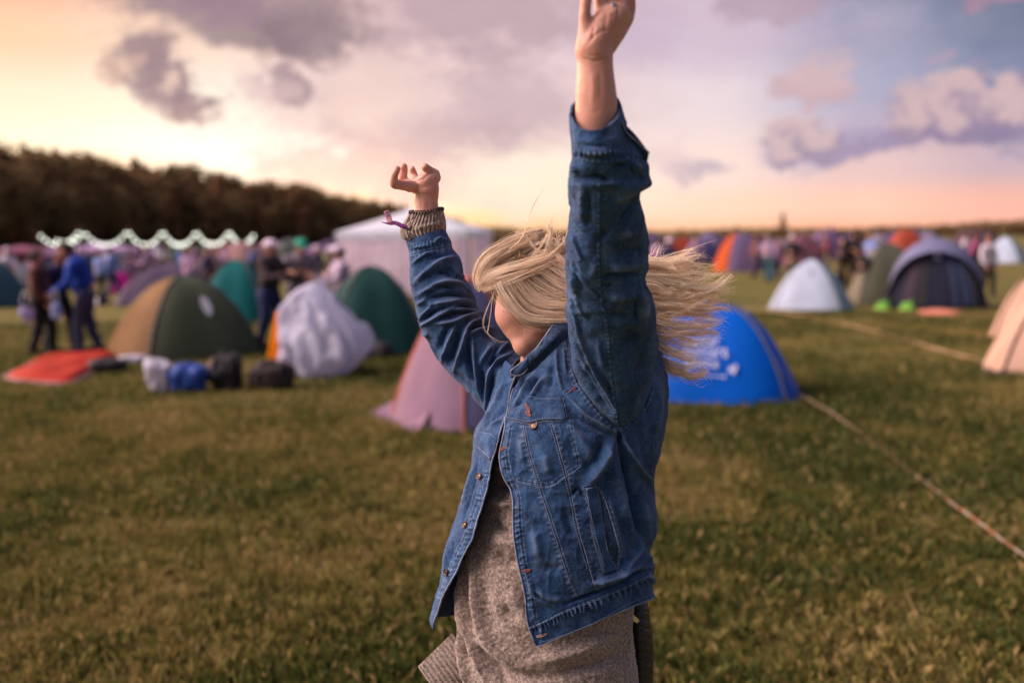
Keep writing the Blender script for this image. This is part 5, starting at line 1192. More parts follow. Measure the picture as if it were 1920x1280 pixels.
def hole(x, y, dx, dy, m=RUST):
    a, b = onJ(x - dx, y - dy, .0015), onJ(x + dx, y + dy, .0015)
    if a is None or b is None: return
    n = a[1]; u = b[0] - a[0]; l = np.linalg.norm(u); u /= l; v = np.cross(n, u); P = [a[0] + u * l * (.5 - .5 * math.cos(t)) + v * .0018 * math.sin(t) for t in np.linspace(0, 2 * math.pi, 24)]
    tube('buttonhole', np.array(P), np.full(24, .0011), m, JK)
hole(990, 765, 4, 8); hole(991, 776, 5, 4); hole(987, 1069, 8, -1); hole(1016, 1190, 9, -3, mat('pale_rust', lin(178, 138, 124))); hole(943, 841, 5, -3); hole(1074, 731, 6, -4, mat('tack_red', lin(120, 60, 62)))

# ------------------------------------------------------------------ collar
lo = [(962, 706, 1.905), (990, 700, 1.90), (1030, 665, 1.885), (1066, 628, 1.895), (1100, 600, 1.93), (1128, 590, 2.02), (1118, 600, 2.12), (1070, 630, 2.18), (1010, 668, 2.15), (968, 684, 2.07), (955, 700, 1.97), (958, 708, 1.93)]
hi = [(988, 668, 1.888), (1004, 655, 1.885), (1020, 634, 1.885), (1043, 603, 1.905), (1078, 575, 1.95), (1104, 570, 2.03), (1094, 586, 2.11), (1050, 620, 2.145), (1004, 655, 2.11), (975, 672, 2.05), (962, 684, 1.97), (960, 692, 1.94)]
LO, HI = crom(lo, 150), crom(hi, 150); g = np.zeros((26, 150, 3))
for j in range(26):
    b = j / 25; g[j] = LO * (1 - b) + HI * b; g[j, :, 2] -= .010 * math.sin(b * math.pi)
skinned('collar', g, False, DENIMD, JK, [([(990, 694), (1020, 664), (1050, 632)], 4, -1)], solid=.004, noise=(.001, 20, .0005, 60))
tube('collar_edge', QA(crom(np.array(hi[:9]), 70)), np.full(70, .0021), EDGE, JK)
# collar tip folded forward
tip = [(957, 697), (972, 684), (989, 671), (990, 680), (989, 690), (976, 702), (966, 704)]
c0 = np.mean(tip, axis=0); V = []
for f in np.linspace(0, 1, 7):
    for p in crom(np.array(tip), 40, True): q = c0 + (p - c0) * f; V.append((q[0], q[1], 1.884 - .004 * (1 - f * f) + (q[0] - 957) * -.0001))
o = meshobj('collar_tip', QA(np.array(V)), gridfaces(40, 7, True), DENIM, JK); set_wear_shade(o, np.full(len(V), .1)); so = o.modifiers.new('t', 'SOLIDIFY'); so.thickness = .004
tube('collar_edge', QA(np.c_[crom(np.array([(989, 671), (972, 684), (957, 697), (966, 704.5), (980, 701), (989, 691)]), 40), np.full(40, 1.882)]), np.full(40, .0016), EDGE, JK)
tube('placket_edge', QA(np.c_[crom(np.array([(967, 704), (962, 716), (956, 735), (953, 762), (949, 786)]), 30), np.linspace(1.895, 1.925, 30) - .012]), np.full(30, .0017), EDGE, JK)

# ------------------------------------------------------------------ sweater dress
def knit_mat():
    m = bpy.data.materials.new('knit'); m.use_nodes = True; nt = m.node_tree; N, L = nt.nodes, nt.links; b = N['Principled BSDF']; b.inputs['Roughness'].default_value = .95; b.inputs['Specular IOR Level'].default_value = .05; b.inputs['Sheen Weight'].default_value = .35
    tc = N.new('ShaderNodeTexCoord'); n1 = N.new('ShaderNodeTexNoise'); n1.inputs['Scale'].default_value = 190; n1.inputs['Detail'].default_value = 4; n1.inputs['Roughness'].default_value = .7; L.new(tc.outputs['Object'], n1.inputs['Vector'])
    r = N.new('ShaderNodeValToRGB'); e = r.color_ramp.elements; e[0].position = .33; e[0].color = (.11, .085, .07, 1); e[1].position = .66; e[1].color = (.46, .36, .29, 1); q = e.new(.5); q.color = (.24, .185, .15, 1); L.new(n1.outputs['Fac'], r.inputs['Fac']); L.new(r.outputs['Color'], b.inputs['Base Color'])
    bp = N.new('ShaderNodeBump'); bp.inputs['Strength'].default_value = .8; bp.inputs['Distance'].default_value = .002; L.new(n1.outputs['Fac'], bp.inputs['Height']); L.new(bp.outputs['Normal'], b.inputs['Normal']); return m
KNIT = knit_mat()
rowsS = [(965, 720, 1150, 690, 2.04, .07), (945, 780, 1205, 760, 2.04, .105), (930, 850, 1205, 840, 2.04, .118), (915, 915, 1200, 900, 2.04, .12), (897, 975, 1195, 960, 2.04, .122), (874, 1030, 1192, 1020, 2.04, .124), (858, 1085, 1190, 1080, 2.04, .125), (853, 1140, 1188, 1130, 2.04, .126),
         (853, 1190, 1188, 1185, 2.04, .126), (856, 1240, 1190, 1235, 2.04, .126), (862, 1290, 1193, 1285, 2.04, .125), (868, 1380, 1196, 1375, 2.04, .122), (876, 1470, 1190, 1465, 2.04, .118)]
ss = [([(888, 1000), (887, 1060), (892, 1140), (912, 1200), (950, 1240)], 9, 6), ([(872, 1050), (866, 1120), (872, 1180), (894, 1235), (912, 1280)], 7, 7), ([(880, 1060), (878, 1130), (890, 1190)], 7, -6), ([(925, 1030), (950, 1052), (975, 1050)], 10, -6), ([(930, 1010), (960, 1020), (975, 1030)], 9, 4),
      ([(905, 1080), (915, 1150), (945, 1190)], 12, -4), ([(935, 870), (948, 885), (960, 890)], 7, 6), ([(930, 905), (945, 912), (960, 915)], 6, -8), ([(925, 935), (945, 945), (962, 950)], 8, 7), ([(918, 960), (935, 985), (958, 1000)], 7, -6), ([(950, 1100), (1000, 1180)], 14, 5), ([(900, 1230), (960, 1265), (1040, 1270)], 10, -6),
      ([(880, 1200), (930, 1260), (960, 1300)], 8, -6), ([(1000, 1240), (1080, 1220), (1150, 1190)], 12, 6), ([(1040, 1265), (1120, 1245), (1180, 1220)], 10, -6), ([(940, 1140), (975, 1160)], 10, -4), ([(860, 1180), (868, 1230), (880, 1290)], 5, 6), ([(870, 1180), (880, 1240)], 5, -6), ([(1176, 1150), (1180, 1240)], 4, 3)]
gS = loftP(rowsS, 340, 560)
SWT = empty('sweater_dress', base); SWT.parent = WOM; SWT.matrix_parent_inverse = world_of(WOM).inverted()
o, WS, nS = skinned('sweater_body', gS, True, KNIT, SWT, ss, noise=(.004, 10, .0015, 150), solid=0, backfold=.006, crink=0)
# ribbed hem corner standing out on the left
cor = [(846, 1186), (785, 1247), (812, 1284), (850, 1330), (892, 1330), (880, 1225)]
V = []; n_ = 60
for j in range(n_):
    for i in range(n_):
        a, b = i / (n_ - 1), j / (n_ - 1); p = (np.array([846, 1188.]) * (1 - a) + np.array([785, 1247.]) * a) * (1 - b) + (np.array([900, 1258.]) * (1 - a) + np.array([855, 1345.]) * a) * b
        V.append((p[0], p[1], 2.0 + .03 * a - .012 * math.sin(b * 3) + .0018 * math.sin(a * 60)))
o = meshobj('ribbed_hem', QA(np.array(V)), gridfaces(n_, n_), KNIT, SWT); so = o.modifiers.new('t', 'SOLIDIFY'); so.thickness = .005
# ribbed cuff of the sweater on the far wrist
rc_ = [(770, 400, 829, 395, 2.10, .029), (762, 413, 832, 408, 2.10, .033), (752, 432, 835, 424, 2.10, .036), (757, 446, 834, 434, 2.10, .035), (768, 450, 830, 440, 2.10, .030)]
g = loftP(rc_, 220, 60); th = np.arange(220) * 2 * np.pi / 220; g[..., 2] += (-.0018 * np.sign(np.sin(th * 34)) * np.abs(np.sin(th * 34)) ** .5 * np.abs(np.sin(th)))[None]; g[..., 0] += (.9 * np.sin(th * 34))[None] * .6
skinned('ribbed_cuff', g, True, KNIT, SWT, [([(775, 430), (800, 424), (832, 418)], 4, 1.5), ([(765, 420), (775, 440)], 4, -2)], noise=(.001, 30, .001, 160), solid=.003, crink=0)

# ------------------------------------------------------------------ body
parts = []
def C(pts, r, sides=16): parts.append(chain(QA(np.array(pts, float)), r, sides))
def E(x, y, d, rx, ry, rz): parts.append(ellipsoid(Q(x, y, d), (rx, ry, rz), np.array([CR, CF, CU]), 32, 22))
C([(1075, 1180, 2.06), (1080, 1000, 2.05), (1085, 820, 2.05)], [.095, .09, .095], 24)
C([(975, 730, 2.08), (1050, 700, 2.05), (1130, 730, 1.98)], [.055, .07, .055])
C([(1052, 715, 2.05), (1028, 660, 2.035), (1012, 620, 2.02)], [.060, .053, .052], 24)
# head
E(1012, 536, 2.035, .079, .090, .094); E(992, 530, 2.05, .068, .075, .075)
E(989, 583, 2.03, .0635, .070, .073); E(967, 587, 2.003, .0435, .046, .045); E(985, 642, 2.0, .028, .036, .030); E(1000, 622, 2.012, .046, .052, .046); E(977, 612, 2.005, .036, .042, .036)
E(955, 578, 2.075, .03, .035, .045)
C([(952, 560, 2.10), (946, 585, 2.125), (948, 592, 2.118)], [.010, .015, .011], 10)                # nose, on the side turned away
C([(957, 612, 2.09), (962, 618, 2.095)], [.012, .012], 10)
# near arm and hand (viewer's right)
C([(1130, 725, 1.97), (1140, 500, 1.76), (1128, 330, 1.60), (1120, 250, 1.565), (1118, 190, 1.55), (1116, 130, 1.54), (1116, 104, 1.535)], [.055, .046, .037, .0345, .0325, .0285, .0275], 24)
C([(1116, 112, 1.535), (1112, 88, 1.53), (1124, 60, 1.53)], [.027, .027, .024], 18)
C([(1098, 92, 1.528), (1106, 70, 1.53)], [.0165, .018], 14)
C([(1120, 70, 1.53), (1140, 40, 1.53), (1160, 25, 1.535)], [.024, .023, .018], 16)
C([(1100, 80, 1.525), (1098, 50, 1.52), (1097, 20, 1.515), (1102, -18, 1.51)], [.0165, .0108, .0092, .008], 12)      # little finger side
C([(1128, 45, 1.53), (1126, 10, 1.53), (1124, -30, 1.52), (1130, -62, 1.50)], [.0135, .0102, .0092, .008], 12)
C([(1146, 35, 1.53), (1148, 0, 1.535), (1149, -45, 1.53), (1150, -80, 1.51)], [.0125, .0102, .0092, .008], 12)
C([(1164, 30, 1.535), (1169, 0, 1.54), (1172, -40, 1.535), (1171, -72, 1.515)], [.0125, .010, .009, .0078], 12)
C([(1132, 84, 1.54), (1156, 58, 1.545), (1177, 28, 1.55), (1181, -4, 1.54)], [.021, .0165, .0118, .0095], 12)          # thumb, leaving the side of the palm
# far arm and hand (viewer's left)
C([(975, 735, 2.08), (900, 672, 2.11), (842, 612, 2.12), (818, 530, 2.11), (803, 440, 2.10), (799, 390, 2.10), (798, 366, 2.10)], [.052, .045, .043, .036, .030, .0262, .0255], 24)
C([(799, 372, 2.10), (800, 352, 2.095), (798, 343, 2.09)], [.0255, .0265, .022], 18)
C([(809, 336, 2.095), (815, 334, 2.10)], [.0175, .0135], 14)
C([(800, 342, 2.10), (785, 346, 2.10), (768, 349, 2.10)], [.020, .0165, .0135], 16)
C([(810, 332, 2.10), (800, 345, 2.10)], [.0145, .018], 12)
C([(772, 349, 2.08), (752, 347, 2.065), (739, 345, 2.055), (739, 331, 2.05), (745, 317, 2.052)], [.0125, .0105, .0095, .0088, .0078], 12)
C([(770, 346, 2.10), (757, 343, 2.11), (755, 332, 2.105), (757, 320, 2.105), (757, 313, 2.10)], [.0125, .0108, .0100, .0095, .0085], 12)
C([(786, 343, 2.11), (779, 336, 2.125), (775, 325, 2.13), (773, 317, 2.125)], [.0125, .0092, .0082, .0072], 12)
C([(814, 327, 2.10), (805, 320, 2.09), (797, 313.5, 2.08)], [.0130, .0100, .0092], 12)
# legs reach the ground below the frame
for (x, d, s) in ((1000, 2.12, 1), (1070, 2.07, -1)):
    h = Q(x, 1250, d); k = h * 1.0; k[2] = .47; k[1] += .01; a_ = k * 1.0; a_[2] = .085; a_[1] += .02
    parts.append(chain(np.array([h, k, a_]), [.068, .052, .038], 20)); parts.append(ellipsoid(a_ + [-.07, 0, -.045], (.12, .042, .038)))
body = fuse('body', parts, .0027, SKIN, WOM, 5, fac=.5)
def refine(o):
    me = o.data; n = len(me.vertices); V = np.empty(n * 3, np.float32); me.vertices.foreach_get('co', V); V = V.reshape(-1, 3).astype(float); M = np.array(world_of(o)); off = M[:3, 3]; V = V @ M[:3, :3].T + off
    E_ = np.empty(len(me.edges) * 2, np.int32); me.edges.foreach_get('vertices', E_); E_ = E_.reshape(-1, 2); deg = np.bincount(E_.ravel(), minlength=n)[:, None]
    hc = Q(990, 590, 2.03); wt = np.clip(1.6 - np.linalg.norm(V - hc, axis=1) / .09, 0, 1)[:, None]
    x, y = PIX(V); dd = (V - CAM) @ CF; wt[(dd > 2.065) & (y < 640)] *= .15
    for _ in range(34):
        S = np.zeros_like(V); np.add.at(S, E_[:, 0], V[E_[:, 1]]); np.add.at(S, E_[:, 1], V[E_[:, 0]]); V = V + (S / deg - V) * wt * .6
    N_ = np.empty(n * 3, np.float32); me.vertices.foreach_get('normal', N_); N_ = N_.reshape(-1, 3); vw = V - CAM; vw /= np.linalg.norm(vw, axis=1)[:, None]; fw = np.clip(-(N_ * vw).sum(1) * 3, 0, 1); x, y = PIX(V)
    st = [([(1110, 74), (1114, 50)], 2.2, -1.0), ([(1134, 62), (1137, 20)], 2.0, -1.0), ([(1157, 52), (1159, 12)], 2.0, -1.0), ([(1086, 108), (1116, 114), (1148, 106)], 2.0, -.7), ([(1090, 100), (1116, 106), (1140, 98)], 1.6, -.4), ([(1098, 88), (1110, 72), (1128, 58), (1150, 56)], 2.2, -.7), ([(1124, 40), (1134, 38)], 1.5, -.5), ([(1144, 30), (1154, 29)], 1.5, -.5),
          ([(1110, 130), (1112, 200)], 5, .5), ([(1125, 125), (1126, 190)], 4, -.4), ([(777, 361), (800, 365), (820, 359)], 1.6, -.6), ([(780, 355), (800, 358), (818, 352)], 1.4, -.35), ([(812, 322), (800, 330), (790, 343)], 1.6, -.7), ([(796, 332), (784, 340), (772, 343)], 1.5, -.6), ([(753, 352), (751, 342)], 1.2, -.5), ([(741, 348), (746, 340)], 1.2, -.6), ([(738, 331), (745, 332)], 1.0, -.5),
          ([(751, 326), (762, 326)], 1.0, -.45), ([(770, 327), (779, 326)], 1.0, -.45), ([(803, 313), (798, 322)], 1.2, -.5), ([(794, 366), (796, 392)], 2.2, .45), ([(803, 366), (804, 392)], 2, -.3), ([(768, 352), (785, 352)], 2.0, .4)]
    d, _ = sculpt(x, y, st); hand = ((y < 215) | ((x < 835) & (y < 400))); V += N_ * (d * fw * hand)[:, None]; V += N_ * (.0005 * vnoise(V, 90) * hand)[:, None]
    me.vertices.foreach_set('co', ((V - off) @ np.linalg.inv(M[:3, :3]).T).astype(np.float32).ravel()); me.update()
refine(body)
# faint mole on the cheek, ring on the near hand, trousers and boots out of frame
JEAN = mat('trouser_black', (.02, .02, .022, 1), .85); LEGP = []
for (x, d, s) in ((1000, 2.12, 1), (1070, 2.07, -1)):
    h = Q(x, 1250, d); k = h * 1.0; k[2] = .47; k[1] += .01; a_ = k * 1.0; a_[2] = .10; a_[1] += .02; LEGP.append(chain(np.array([h, k, a_]), [.074, .060, .046], 20))
    V, Fc = joinvf([ellipsoid(a_ + [-.07, 0, -.05], (.14, .05, .05)), ellipsoid(a_, (.055, .052, .08))]); V[:, 2] = np.maximum(V[:, 2], .0); meshobj('shoe', V, Fc, JEAN, WOM)
fuse('leggings', LEGP, .01, JEAN, WOM, 2)
vb = BVHTree.FromObject(body, bpy.context.evaluated_depsgraph_get())
BW = np.array([v.co[:] for v in body.data.vertices]); MW_ = np.array(world_of(body)); BW = (MW_ @ np.c_[BW, np.ones(len(BW))].T).T[:, :3]
vb = BVHTree.FromPolygons([Vector(v) for v in BW], [p.vertices[:] for p in body.data.polygons])
def onB(x, y, off=.0):
    d = Vector(DIR(x, y)); d.normalize(); h = vb.ray_cast(Vector(CAM), d)
    if h[0] is None: return None
    n = h[1]; n = n if n.dot(d) < 0 else -n; return np.array(h[0]) + np.array(n) * off, np.array(n)
for (x, y, r) in [(944.5, 583.5, .0011), (956.5, 572, .0013)]:
    q = onB(x, y)
    if q: V, Fc = ellipsoid(q[0], (r, r, r), nu=10, nv=8); meshobj('mole', V, Fc, mat('mole_brown', (.10, .04, .025, 1)), WOM)
# eyes, brows and lips (on the far side of the face)
for (x, y, d) in ((949, 556, 2.075), (968, 553, 2.118)):
    V, Fc = ellipsoid(Q(x, y, d), .0125, nu=18, nv=12); meshobj('eye', V, Fc, mat('eye_white', (.7, .68, .66, 1), .2), WOM)
ringc = Q(1149, 19, 1.53)
P = [ringc + CR * .0118 * math.cos(a) + CF * .0118 * math.sin(a) + CU * .002 * math.sin(a + 1) for a in np.linspace(0, 2 * math.pi, 24)]
rg = tube('ring', np.array(P), np.full(24, .0022), mat('ring_dark', (.02, .02, .02, 1), .3, metal=.8), WOM)
V, Fc = ellipsoid(ringc - CF * .0125, (.006, .004, .007), nu=12, nv=8); meshobj('ring_stone', V, Fc, mat('stone', (.18, .2, .2, 1), .2, spec=.6), rg)
# coil bracelet
ww = np.linspace(0, 2 * math.pi * 30, 720); a = ww / 30; c0 = Q(799.5, 395.0, 2.10)
cen = c0[None] + np.outer(np.cos(a) * .0335, CR) + np.outer(np.sin(a) * .031, CF) + np.outer(np.cos(a) * .0035 + np.sin(a) * .006, CU)
rad = np.outer(np.cos(a), CR) + np.outer(np.sin(a), CF); P = cen + rad * (.0033 * np.cos(ww))[:, None] + np.outer(.0033 * np.sin(ww), CU)
tube('coil_bracelet', P, np.full(720, .0013), mat('coil_dark', (.035, .018, .015, 1), .35), WOM, sides=5)
# festival wristband
pur = mat('purple_ribbon', lin(98, 36, 92), .7, .4, 120, lin(150, 80, 140)); tagm = mat('tag_pink', lin(206, 150, 170), .7, .08)
rb = []
cl_ = crom(np.array([(764, 428, 2.075), (752, 424, 2.07), (740, 419, 2.068), (730, 420, 2.068), (714, 417, 2.07)]), 30); wd_ = np.interp(np.linspace(0, 1, 30), [0, .3, .5, .75, 1], [5, 5.5, 4.5, 3, .3])
for p, w_ in zip(cl_, wd_): rb += [(p[0], p[1] - w_, p[2]), (p[0] + 1, p[1] + w_ * .7, p[2] - .004)]
wb = meshobj('wristband', QA(np.array(rb)), gridfaces(2, 30), pur, WOM); so = wb.modifiers.new('t', 'SOLIDIFY'); so.thickness = .0008
tg_ = [(719.5, 396.5), (729.5, 394), (736.5, 415), (726.5, 419)]; V = []
for j in range(14):
    for i in range(8): a_, b_ = i / 7, j / 13; p = (np.array(tg_[0]) * (1 - a_) + np.array(tg_[1]) * a_) * (1 - b_) + (np.array(tg_[3]) * (1 - a_) + np.array(tg_[2]) * a_) * b_; V.append((p[0], p[1], 2.064 + .002 * math.sin(b_ * 3)))
tgo = meshobj('wristband_tag', QA(np.array(V)), gridfaces(8, 14), tagm, wb); so = tgo.modifiers.new('t', 'SOLIDIFY'); so.thickness = .0008
V = []
for j in range(4):
    for i in range(8): a_, b_ = i / 7, .80 + .20 * j / 3; p = (np.array(tg_[0]) * (1 - a_) + np.array(tg_[1]) * a_) * (1 - b_) + (np.array(tg_[3]) * (1 - a_) + np.array(tg_[2]) * a_) * b_; V.append((p[0], p[1], 2.0632 + .002 * math.sin(b_ * 3)))
meshobj('tag_end', QA(np.array(V)), gridfaces(8, 4), mat('plum', lin(96, 24, 60)), wb)
INK = mat('ink', lin(70, 20, 70), .8)
for ch, yy in (('E', .14), ('K', .50), ('D', .86)):
    cu = bpy.data.curves.new('letter', 'FONT'); cu.body = ch; cu.size = .0098; cu.align_x = 'CENTER'; cu.align_y = 'CENTER'; cu.extrude = .00015
    tmp = bpy.data.objects.new('tmp', cu); COL.objects.link(tmp); dg = bpy.context.evaluated_depsgraph_get(); me = bpy.data.meshes.new_from_object(tmp.evaluated_get(dg)); bpy.data.objects.remove(tmp)
    me.materials.append(mat('ink2', lin(225, 170, 150)) if ch == 'D' else INK); lo_ = bpy.data.objects.new('letter', me); COL.objects.link(lo_); lo_.parent = WOM
    c_ = (np.array(tg_[0]) + np.array(tg_[1])) / 2 * (1 - yy) + (np.array(tg_[2]) + np.array(tg_[3])) / 2 * yy; o_ = Q(c_[0], c_[1], 2.0615)
    u_ = -CU * .95 + CR * .31; u_ /= np.linalg.norm(u_); v_ = np.cross(-CF, u_); lo_.matrix_parent_inverse = world_of(WOM).inverted()
    M = Matrix([[u_[0], v_[0], -CF[0], o_[0]], [u_[1], v_[1], -CF[1], o_[1]], [u_[2], v_[2], -CF[2], o_[2]], [0, 0, 0, 1]]); lo_.matrix_basis = M

# ------------------------------------------------------------------ hair
def hair_mat():
    m = bpy.data.materials.new('blonde_hair'); m.use_nodes = True; nt = m.node_tree; N, L = nt.nodes, nt.links; b = N['Principled BSDF']; at = N.new('ShaderNodeAttribute'); at.attribute_name = 'tint'
    r = N.new('ShaderNodeValToRGB'); e = r.color_ramp.elements; e[0].position = 0; e[0].color = (.42, .25, .13, 1); e[1].position = 1; e[1].color = (1, .93, .80, 1); q = e.new(.45); q.color = (.98, .82, .62, 1)
    L.new(at.outputs['Fac'], r.inputs['Fac']); L.new(r.outputs['Color'], b.inputs['Base Color']); b.inputs['Roughness'].default_value = .38; b.inputs['Specular IOR Level'].default_value = .55
    tr = N.new('ShaderNodeBsdfTranslucent'); L.new(r.outputs['Color'], tr.inputs['Color']); ms = N.new('ShaderNodeMixShader'); ms.inputs['Fac'].default_value = .45
    L.new(b.outputs[0], ms.inputs[1]); L.new(tr.outputs[0], ms.inputs[2]); L.new(ms.outputs[0], N['Material Output'].inputs['Surface']); return m
HAIR = hair_mat(); hr = np.random.default_rng(42)
HP, HR_, HT = [], [], []
def lock(pts, n, s0, s1, r=.00042, ds=.012, wob=2.2, tint=(.2, 1.0), taper=1.0, nseg=26, sm_=None):
    """n hairs along a guide of (px,py,depth); s0/s1 bundle half widths in px at root / tip"""
    G0 = crom(np.array(pts, float), nseg); T = np.gradient(G0[:, :2], axis=0); T /= np.linalg.norm(T, axis=1)[:, None] + 1e-9; Nn = np.stack([-T[:, 1], T[:, 0]], 1)
    u = np.linspace(0, 1, nseg); sp = np.interp(u, [0, .5, 1], [s0, (s0 + s1) / 2 if sm_ is None else sm_, s1])
    sub_ = hr.normal(0, .55, (max(1, n // 6), 2))                                    # sub clumps
    toff = hr.uniform(-.62, .30, len(sub_)) * hr.choice([.5, 1.0])
    for k in range(n):
        ki = hr.integers(len(sub_)); c = sub_[ki] + hr.normal(0, .22 if hr.random() > .18 else .7, 2); end = 1 - hr.random() ** 2 * .22; uu = u * end
        g = np.stack([np.interp(uu, u, G0[:, i]) for i in range(3)], 1); nn = np.stack([np.interp(uu, u, Nn[:, i]) for i in range(2)], 1); s_ = np.interp(uu, u, sp)
        ph = hr.random(4) * 6.28; wv_ = wob * (np.sin(uu * 5 + ph[0]) + .5 * np.sin(uu * 11 + ph[1])) * (uu ** .8) * (.3 + .7 * hr.random())
        g[:, :2] += nn * (c[0] * s_ + wv_)[:, None]; g[:, 2] += c[1] * ds * (.4 + .6 * uu) + .003 * np.sin(uu * 6 + ph[2])
        HP.append(QA(g)); rr_ = r * (.7 + .6 * hr.random()) * (1 - taper * .75 * uu ** 2.5); HR_.append(rr_); HT.append(np.full(nseg, np.clip(hr.uniform(*tint) * .6 + .4 * np.mean(tint) + toff[ki], 0, 1)))
D0 = 1.925
# swoop over the forehead
lock([(1085, 452, 1.96), (1061, 466, 1.94), (1028, 487, 1.925), (989, 500, 1.92), (950, 510, 1.925), (919, 521, 1.94), (903, 536, 1.95)], 260, 8, 8, ds=.012, sm_=10)
lock([(1085, 462, 1.96), (1052, 481, 1.935), (1020, 496, 1.925), (981, 514, 1.92), (950, 527, 1.93), (920, 539, 1.945), (904, 545, 1.95)], 230, 7, 5, sm_=9, tint=(.1, .65))
lock([(1020, 440, 2.0), (990, 448, 1.985), (965, 458, 1.975), (940, 472, 1.965), (914, 488, 1.96), (901, 508, 1.96), (897, 528, 1.958), (903, 546, 1.955)], 300, 8, 5, ds=.014, sm_=11)
lock([(1010, 447, 1.98), (968, 470, 1.965), (935, 490, 1.96), (914, 512, 1.955), (903, 540, 1.955)], 200, 9, 5, ds=.012, tint=(.2, .7), sm_=10)
lock([(1000, 440, 2.0), (960, 452, 1.99), (925, 474, 1.98), (903, 500, 1.975), (896, 535, 1.97)], 60, 10, 6, wob=5)
# side curtain swept back past the jaw, behind the raised arm
cur = [([(936, 528), (943, 545), (954, 562), (970, 582), (990, 596), (1022, 601), (1075, 600)], 170), ([(950, 527), (960, 546), (974, 566), (993, 583), (1020, 590), (1075, 590)], 190), ([(962, 522), (972, 540), (987, 561), (1008, 575), (1035, 580), (1080, 580)], 190),
       ([(976, 517), (984, 532), (1000, 550), (1022, 563), (1050, 568), (1085, 568)], 190), ([(990, 512), (1004, 524), (1026, 538), (1050, 550), (1085, 556)], 190), ([(1004, 503), (1024, 514), (1044, 528), (1066, 540), (1090, 546)], 190), ([(1022, 494), (1040, 504), (1058, 518), (1075, 530), (1092, 536)], 170), ([(1040, 482), (1055, 494), (1070, 508), (1088, 520)], 150)]
for pts, n in cur:
    q = [(x, y, 1.925 - .004 * i + .0 * x) for i, (x, y) in enumerate(pts)]; lock(q, n, 8, 9, sm_=8, ds=.012, wob=2.6)
    lock([(x + hr.uniform(-3, 3), y + hr.uniform(-4, 4), d + .012) for x, y, d in q], n // 2, 10, 10, ds=.01, tint=(.0, .35))
# crown
for k in range(34):
    x0 = hr.uniform(975, 1075); y0 = hr.uniform(450, 490); ang = hr.uniform(-2.5, -.2); ln2 = hr.uniform(15, 42)
    x1, y1 = x0 + ln2 * math.cos(ang), y0 + ln2 * .45 * math.sin(ang); x2, y2 = x1 + hr.uniform(-30, 40), y1 + hr.uniform(5, 32)
    d = hr.uniform(1.95, 2.03); lock([(x0, y0, d), ((x0 + x1) / 2, y0 - 14, d - .01), (x1, max(436, y1), d - .01), (x2, y2, d)], int(hr.integers(4, 11)), 1.6, 3, wob=3, ds=.01, tint=(.1, .9), r=.00034)
for k in range(34):
    x0 = hr.uniform(960, 1070); lock([(x0, hr.uniform(455, 470), 1.99), (x0 + hr.uniform(-25, 5), hr.uniform(466, 484), 1.96), (x0 + hr.uniform(-50, -10), hr.uniform(485, 510), 1.945)], 9, 5, 6, wob=3, ds=.01, tint=(.0, .3), r=.00034)
# diagonal crossing strands on top
for pts in [[(1060, 452), (1030, 480), (1000, 500)], [(1026, 438), (1014, 462), (990, 486)], [(1042, 440), (1050, 470), (1040, 490), (1005, 512)], [(985, 440), (1010, 470), (1040, 478)], [(1068, 470), (1030, 455), (990, 462)], [(1035, 425), (1034, 455), (1026, 475), (1005, 492), (975, 503)], [(1028, 420), (1030, 450), (1018, 478), (985, 498)]]:
    lock([(x, y, 1.93 - .0 * i) for i, (x, y) in enumerate(pts)], 16, 3, 5, wob=3.5, ds=.006, tint=(.5, .95), r=.00032)
# upward fly-aways
lock([(955, 468, 1.95), (974, 452, 1.95), (985, 432, 1.95), (993, 405, 1.95), (1003, 380, 1.95), (1026, 345, 1.95)], 6, 2, .5, wob=.5, ds=.001, r=.00045)
lock([(1030, 470, 1.95), (1033, 440, 1.95), (1031, 415, 1.95), (1036, 398, 1.95)], 5, 4, 5, wob=3, ds=.004, r=.00025); lock([(1045, 465, 1.95), (1040, 430, 1.95), (1043, 400, 1.95)], 4, 5, 6, wob=3, ds=.004, r=.00025); lock([(1052, 460, 1.95), (1062, 435, 1.94), (1066, 420, 1.94)], 5, 3, 2, wob=2, ds=.004)
# thin strands dangling before the face
lock([(930, 532, 1.94), (924, 560, 1.94), (920, 590, 1.94), (916, 615, 1.94), (916, 627, 1.94), (935, 640, 1.94), (955, 640, 1.95)], 4, 1.2, 1.2, wob=1.5, ds=.002, r=.0003)
lock([(926, 545, 1.94), (912, 575, 1.94), (903, 600, 1.94), (906, 620, 1.94), (925, 640, 1.94), (942, 646, 1.94)], 3, 2, 2.5, wob=2.5, ds=.004, r=.00025)
lock([(940, 536, 1.925), (952, 560, 1.925), (966, 582, 1.925), (980, 605, 1.925), (983, 632, 1.925)], 7, 1.5, 1, wob=1, ds=.003, r=.0005)
lock([(936, 530, 1.93), (943, 548, 1.93), (952, 566, 1.93), (962, 578, 1.93)], 9, 1.5, 2, wob=1, ds=.003, r=.0005)
